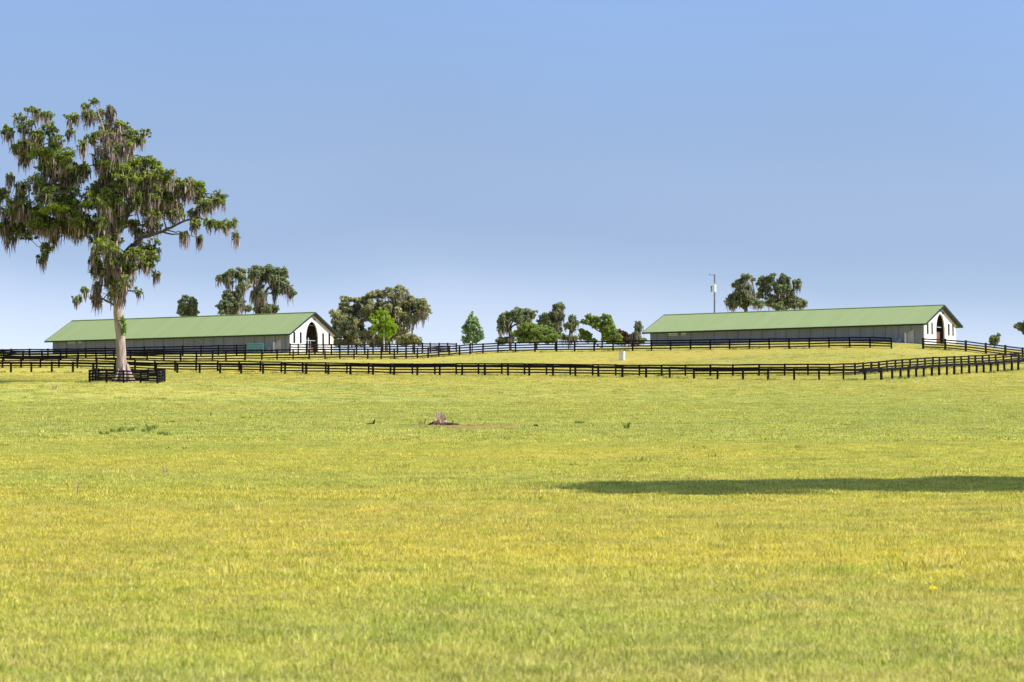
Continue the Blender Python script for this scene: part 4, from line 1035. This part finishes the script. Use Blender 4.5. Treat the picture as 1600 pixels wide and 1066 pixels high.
def on(x, y, D0=None):
    """ground point seen at pixel (x, y)"""
    lo, hi = 14.0, 420.0
    Ds = np.linspace(lo, hi, 4000)
    pr = np.array([tuple(at(x, y, d_)) for d_ in (Ds[0], Ds[-1])])
    X = Ds * pr[1, 0] / Ds[-1]
    Zr = CAMZ + (pr[1, 2] - CAMZ) * Ds / Ds[-1]
    g = gsurf(X, Ds)
    k_ = np.argmax(Zr <= g) if Zr[0] > g[0] else 0
    return Vector((X[k_], Ds[k_], g[k_]))


# broken stump and its debris
sp = on(688, 665)
print('stump at', sp, 'soil', on(640, 667), on(815, 668.5))
root = thing('tree_stump', 'jagged pale broken stump standing in the middle of the field', 'tree stump', sp)
root.scale = (1.25, 1.25, 1.2)
m = MB(); n = 14; rr = random.Random(3)
ringb = [(math.cos(2 * math.pi * i / n), math.sin(2 * math.pi * i / n)) for i in range(n)]
vs = []; hs = [.30, .38, .55, .72, .62, .70, .42, .30, .25, .22, .35, .30, .24, .28]
for lv, (k1, hz) in enumerate(((1.15, -.1), (.95, .12), (.8, 1))):
    for i, (cx_, cy_) in enumerate(ringb):
        z_ = hz if lv < 2 else hs[i]
        q_ = .36 * k1 * rr.uniform(.85, 1.15); vs.append((cx_ * q_, cy_ * q_ * .8, z_))
for i, (cx_, cy_) in enumerate(ringb): vs.append((cx_ * .2, cy_ * .16, hs[i] * .6))
fs = []
for lv in range(3):
    for i in range(n): fs.append((lv * n + i, lv * n + (i + 1) % n, (lv + 1) * n + (i + 1) % n, (lv + 1) * n + i))
fs.append(tuple(3 * n + i for i in range(n)))
m.add(vs, fs).build('stump_wood', M['stumpwood'], root)
m = MB()
for a in (0.3, 1.7, 3.0, 4.4, 5.5): m.tube([(math.cos(a) * .25, math.sin(a) * .2, .12), (math.cos(a) * .55, math.sin(a) * .45, .04), (math.cos(a) * .62, math.sin(a) * .55, -.05)], [.1, .06, .03], 6, .15)
m.build('root', M['log'], root)


def log(label, x, y, ln, rad, ang, lift=0.0, mat='log', bend=.1):
    p = on(x, y)
    m = MB(); h = ln / 2
    m.tube([(-h, 0, rad * .6), (-h * .3, bend * ln, rad * .9), (h * .4, -bend * ln * .5, rad * .9 + lift * .5), (h, 0, rad * .8 + lift)], [rad, rad * 1.05, rad * .9, rad * .6], 7, .15)
    if ln > .8: m.tube([(h * .2, 0, rad), (h * .5, .1, rad + .25)], [rad * .4, rad * .15], 5, .1)
    o = m.build('fallen_log' if ln > .8 else 'wood_chunk', M[mat], None)
    o.location = p; o.rotation_euler = (0, 0, ang)
    tag(o, label, 'log' if ln > .8 else 'wood chunk', 'dead wood lying around the stump')
    return o


log('dark rotten log lying against the right foot of the pale stump', 702, 666.5, 1.1, .12, .1, .0)
log('short dark chunk of wood directly right of the rotten log by the stump', 711, 666, .5, .10, .4)
log('long low grey branch lying on the bare soil right of the stump', 745, 667.5, 2.2, .05, -.05)
log('pale broken branch at the right end of the bare soil strip', 792, 667.5, 1.3, .05, .12, .05, 'stumpwood')
log('tiny dark chunk of wood alone in the grass right of the soil strip', 838, 667.5, .22, .09, .2)
log('flat dark piece of wood lying left of the stump, under the upright snag', 579, 664, .5, .06, .1)
p = on(584, 664)
m = MB(); m.tube([(-.05, 0, -.05), (.0, 0, .15), (.07, 0, .34)], [.08, .07, .035], 7, .15); o = m.build('wood_snag', M['log']); o.location = p
tag(o, 'short dark upright snag leaning right, alone at left of the stump', 'wood snag')
# strip of bare soil
vs = []; p0 = on(640, 667); p1 = on(815, 668.5)
n = 26; top_ = []; bot_ = []
for i in range(n + 1):
    t = i / n; X = p0.x + (p1.x - p0.x) * t; Yc = p0.y + (p1.y - p0.y) * t + math.sin(t * 9) * .6
    hw = (4.4 + 1.8 * math.sin(t * 13 + 1) + .5 * math.sin(t * 31)) * math.sin(math.pi * min(1, t * 1.02 + .01)) ** .5
    top_.append((X, Yc + hw)); bot_.append((X, Yc - hw))
rows = 6; V_ = []
for i in range(n + 1):
    for j in range(rows + 1):
        u = j / rows; X = top_[i][0]; Y = bot_[i][1] * (1 - u) + top_[i][1] * u
        V_.append((X, Y, S(X, Y) + .02 + .07 * math.sin(math.pi * u)))
F_ = [(i * (rows + 1) + j, (i + 1) * (rows + 1) + j, (i + 1) * (rows + 1) + j + 1, i * (rows + 1) + j + 1) for i in range(n) for j in range(rows)]
o = MB().add(V_, F_).build('bare_soil', M['soil'], None, True); o['kind'] = 'structure'


def weed(name, label, x, y, h, rad, nb, mat, seed, w=.03, lean=.5, group=None, cat='weed', flower=False):
    p = on(x, y)
    r = np.random.default_rng(seed)
    a = r.uniform(0, 2 * np.pi, nb); q_ = rad * np.sqrt(r.uniform(0, 1, nb)) * .6
    bx = q_ * np.cos(a); by = q_ * np.sin(a); hh = h * r.uniform(.5, 1, nb); ln = r.uniform(.1, lean, nb) * hh
    dx = np.cos(a) * ln; dy = np.sin(a) * ln; f = r.uniform(0, np.pi, nb); sx = np.cos(f) * w / 2; sy = np.sin(f) * w / 2
    z0 = np.full(nb, -.05)
    V = np.stack([np.stack([bx - sx, by - sy, z0], 1), np.stack([bx + sx, by + sy, z0], 1), np.stack([bx + dx * .4 + sx * 1.3, by + dy * .4 + sy * 1.3, hh * .6], 1), np.stack([bx + dx * .4 - sx * 1.3, by + dy * .4 - sy * 1.3, hh * .6], 1),
                  np.stack([bx + dx + sx * .2, by + dy + sy * .2, hh], 1), np.stack([bx + dx - sx * .2, by + dy - sy * .2, hh], 1)], 1).reshape(-1, 3)
    b = np.arange(nb) * 6
    Q = np.concatenate([np.stack([b, b + 1, b + 2, b + 3], 1), np.stack([b + 3, b + 2, b + 4, b + 5], 1)])
    rn = r.uniform(0, 1, nb)
    o = np_mesh(name, V, Q, M[mat], None, np.concatenate([rn, rn])); o.location = p
    tag(o, label, cat, group)
    return o


G1 = 'dark weeds growing in the grass left of centre'
WL = [(165, 680, .35, .5, 'broad dark weed clump, leftmost of the low weeds left of centre'), (182, 676, .45, .6, 'taller ragged dark weed right beside the leftmost weed clump'),
      (200, 675, .4, .5, 'upright dark weed at the right end of the left weed patch'), (228, 676, .35, .4, 'small dark weed at the left of the middle weed patch'),
      (236, 673, .55, .5, 'tallest dark weed of the middle weed patch'), (255, 680, .3, .5, 'flat dark weed below the middle weed patch'), (264, 681, .22, .4, 'smallest flat weed at the right end of the middle patch'),
      (266, 661, .25, .5, 'lone flat dark weed above the middle weed patch'), (311, 660, .25, .5, 'flat dark weed between the lone weed and the thin upright stem'),
      (384, 654, .3, .7, 'dark weed tuft farthest right in the left half of the field')]
for i, (x, y, h, rd, lb) in enumerate(WL):
    weed('weed', lb, x, y, h * .75, rd, 34, 'weed', 500 + i, .035, .9, G1)
weed('weed', 'thin single dark upright weed stem above the weed patches', 329.5, 651, .4, .08, 10, 'weed', 520, .03, .25)
weed('weed', 'low green weed tuft in the grass right of the stump', 905, 663, .28, .45, 40, 'weed', 521, .035, .9)
weed('weed', 'upright leafy green weed farthest right beyond the stump', 979, 671, .5, .25, 22, 'weed', 522, .035, .5)
weed('dry_weed', 'dry tan weed with spreading stalks below the left fence posts', 85, 609, .75, .35, 16, 'straw', 523, .05, .7, cat='dry weed')
weed('dry_weed', 'pale straw-coloured dry tuft in the left foreground', 258.5, 742, .30, .12, 22, 'straw', 524, .012, .5, cat='dry weed')
weed('dry_weed', 'single tall tan dead stalk at left, taller than the grass around it', 119, 777, .42, .02, 4, 'straw', 525, .014, .2, cat='dry weed')
weed('dry_weed', 'small grey-brown dead stalk just left of the stump', 660, 664, .45, .25, 16, 'log', 526, .03, .5, cat='dry weed')


def flower(label, x, y, h, rad):
    p = on(x, y + 3)
    root = thing('yellow_flower', label, 'flower', p)
    m = MB(); m.tube([(0, 0, -.02), (.005, 0, h * .6), (0, 0, h)], [.002, .002, .002], 5); m.build('stem', M['dkgreen'], root)
    m = MB()
    for k_ in range(11):
        a = k_ * 2 * math.pi / 11; ca, sa = math.cos(a), math.sin(a); w = rad * .3
        m.add([(0, 0, h), (ca * rad * .6 - sa * w, sa * rad * .6 + ca * w, h + rad * .35), (ca * rad, sa * rad, h + rad * .25), (ca * rad * .6 + sa * w, sa * rad * .6 - ca * w, h + rad * .35)], [(0, 1, 2, 3)])
    m.tube([(0, 0, h), (0, 0, h + rad * .4)], [rad * .35, rad * .2], 8)
    o = m.build('flower_head', M['flower'], root); o.rotation_euler = (R(25), R(10), 0)
    return root


flower('single bright yellow flower in the right foreground grass', 1454.5, 932, .10, .045)
flower('tiny yellow flower in the grass below the left weed patch', 203.5, 692, .12, .05)
flower('tiny yellow flower left of centre near the middle distance', 466, 706, .12, .05)

# ------------------------------------------------------------------ camera, light, sky
cam = bpy.data.cameras.new('camera'); co = bpy.data.objects.new('camera', cam); col.objects.link(co)
cam.sensor_width = 36; cam.lens = F / 1600 * 36; cam.clip_start = 0.5; cam.clip_end = 20000
co.location = (0, 0, CAMZ); co.rotation_euler = (math.pi / 2 + ALPHA, 0, 0)
cam.dof.use_dof = True; cam.dof.focus_distance = 110; cam.dof.aperture_fstop = 5.0
scene.camera = co

EL = R(36); AZ = R(14)
Sd = Vector((math.cos(EL) * math.cos(AZ), -math.cos(EL) * math.sin(AZ), math.sin(EL)))
sun = bpy.data.lights.new('sun', 'SUN'); sun.energy = 5.0; sun.angle = R(0.5); sun.color = (1.0, 0.945, 0.86)
so = bpy.data.objects.new('sun', sun); col.objects.link(so)
so.rotation_euler = Sd.to_track_quat('Z', 'Y').to_euler(); so.location = (0, 0, 60)

w = bpy.data.worlds.new('World'); scene.world = w; w.use_nodes = True
nt = w.node_tree
for n_ in list(nt.nodes): nt.nodes.remove(n_)
L = nt.links.new
out = nt.nodes.new('ShaderNodeOutputWorld'); bg = nt.nodes.new('ShaderNodeBackground'); bg.inputs[1].default_value = 0.10
sky = nt.nodes.new('ShaderNodeTexSky'); sky.sky_type = 'NISHITA'; sky.sun_disc = False; sky.sun_elevation = EL; sky.sun_rotation = math.pi / 2 + AZ
sky.air_density = 1.0; sky.dust_density = 0.6; sky.ozone_density = 1.2
tc = nt.nodes.new('ShaderNodeTexCoord')
sp_ = nt.nodes.new('ShaderNodeSeparateXYZ'); L(tc.outputs['Generated'], sp_.inputs[0])
# compress the haze band: low directions look up a little higher in the sky model
ma = nt.nodes.new('ShaderNodeMath'); ma.operation = 'MULTIPLY_ADD'; ma.inputs[1].default_value = 1.5; ma.inputs[2].default_value = 0.12; L(sp_.outputs[2], ma.inputs[0])
cb = nt.nodes.new('ShaderNodeCombineXYZ'); L(sp_.outputs[0], cb.inputs[0]); L(sp_.outputs[1], cb.inputs[1]); L(ma.outputs[0], cb.inputs[2])
nm = nt.nodes.new('ShaderNodeVectorMath'); nm.operation = 'NORMALIZE'; L(cb.outputs[0], nm.inputs[0]); L(nm.outputs[0], sky.inputs[0])
# elevation tint
ns = nt.nodes.new('ShaderNodeTexNoise'); ns.inputs['Scale'].default_value = 7.0; ns.inputs['Detail'].default_value = 2.0
L(tc.outputs['Generated'], ns.inputs['Vector'])
mm = nt.nodes.new('ShaderNodeMath'); mm.operation = 'MULTIPLY_ADD'; mm.inputs[1].default_value = 0.04; L(ns.outputs[0], mm.inputs[0]); hx = nt.nodes.new('ShaderNodeMath'); hx.operation = 'MULTIPLY_ADD'; hx.inputs[1].default_value = 0.045; L(sp_.outputs[0], hx.inputs[0]); L(sp_.outputs[2], hx.inputs[2])
ad = nt.nodes.new('ShaderNodeMath'); ad.operation = 'SUBTRACT'; ad.inputs[1].default_value = 0.02; L(hx.outputs[0], ad.inputs[0]); L(ad.outputs[0], mm.inputs[2])
rp = nt.nodes.new('ShaderNodeValToRGB'); L(mm.outputs[0], rp.inputs[0])
SKY_RAMP = [(0.015, (2.7, 2.15, 2.0)), (0.031, (2.5, 2.02, 1.9)), (0.042, (2.25, 1.87, 1.83)), (0.054, (1.84, 1.64, 1.65)), (0.068, (1.72, 1.54, 1.60)), (0.09, (1.86, 1.66, 1.68)), (0.11, (1.86, 1.74, 1.79)), (0.155, (2.0, 2.0, 2.16)), (0.35, (1.5, 1.55, 1.7))]
e = rp.color_ramp.elements
while len(e) > 2: e.remove(e[-1])
for i, (ps, cc) in enumerate(SKY_RAMP):
    x = e[i] if i < 2 else e.new(ps)
    x.position = ps; x.color = (*cc, 1)
mu = nt.nodes.new('ShaderNodeMix'); mu.data_type = 'RGBA'; mu.blend_type = 'MULTIPLY'; mu.inputs['Factor'].default_value = 1.0
L(sky.outputs[0], [i for i in mu.inputs if i.name == 'A' and i.type == 'RGBA'][0]); L(rp.outputs[0], [i for i in mu.inputs if i.name == 'B' and i.type == 'RGBA'][0])
L([o for o in mu.outputs if o.type == 'RGBA'][0], bg.inputs[0]); L(bg.outputs[0], out.inputs[0])

scene.view_settings.view_transform = 'Standard'; scene.view_settings.look = 'None'; scene.view_settings.exposure = 0
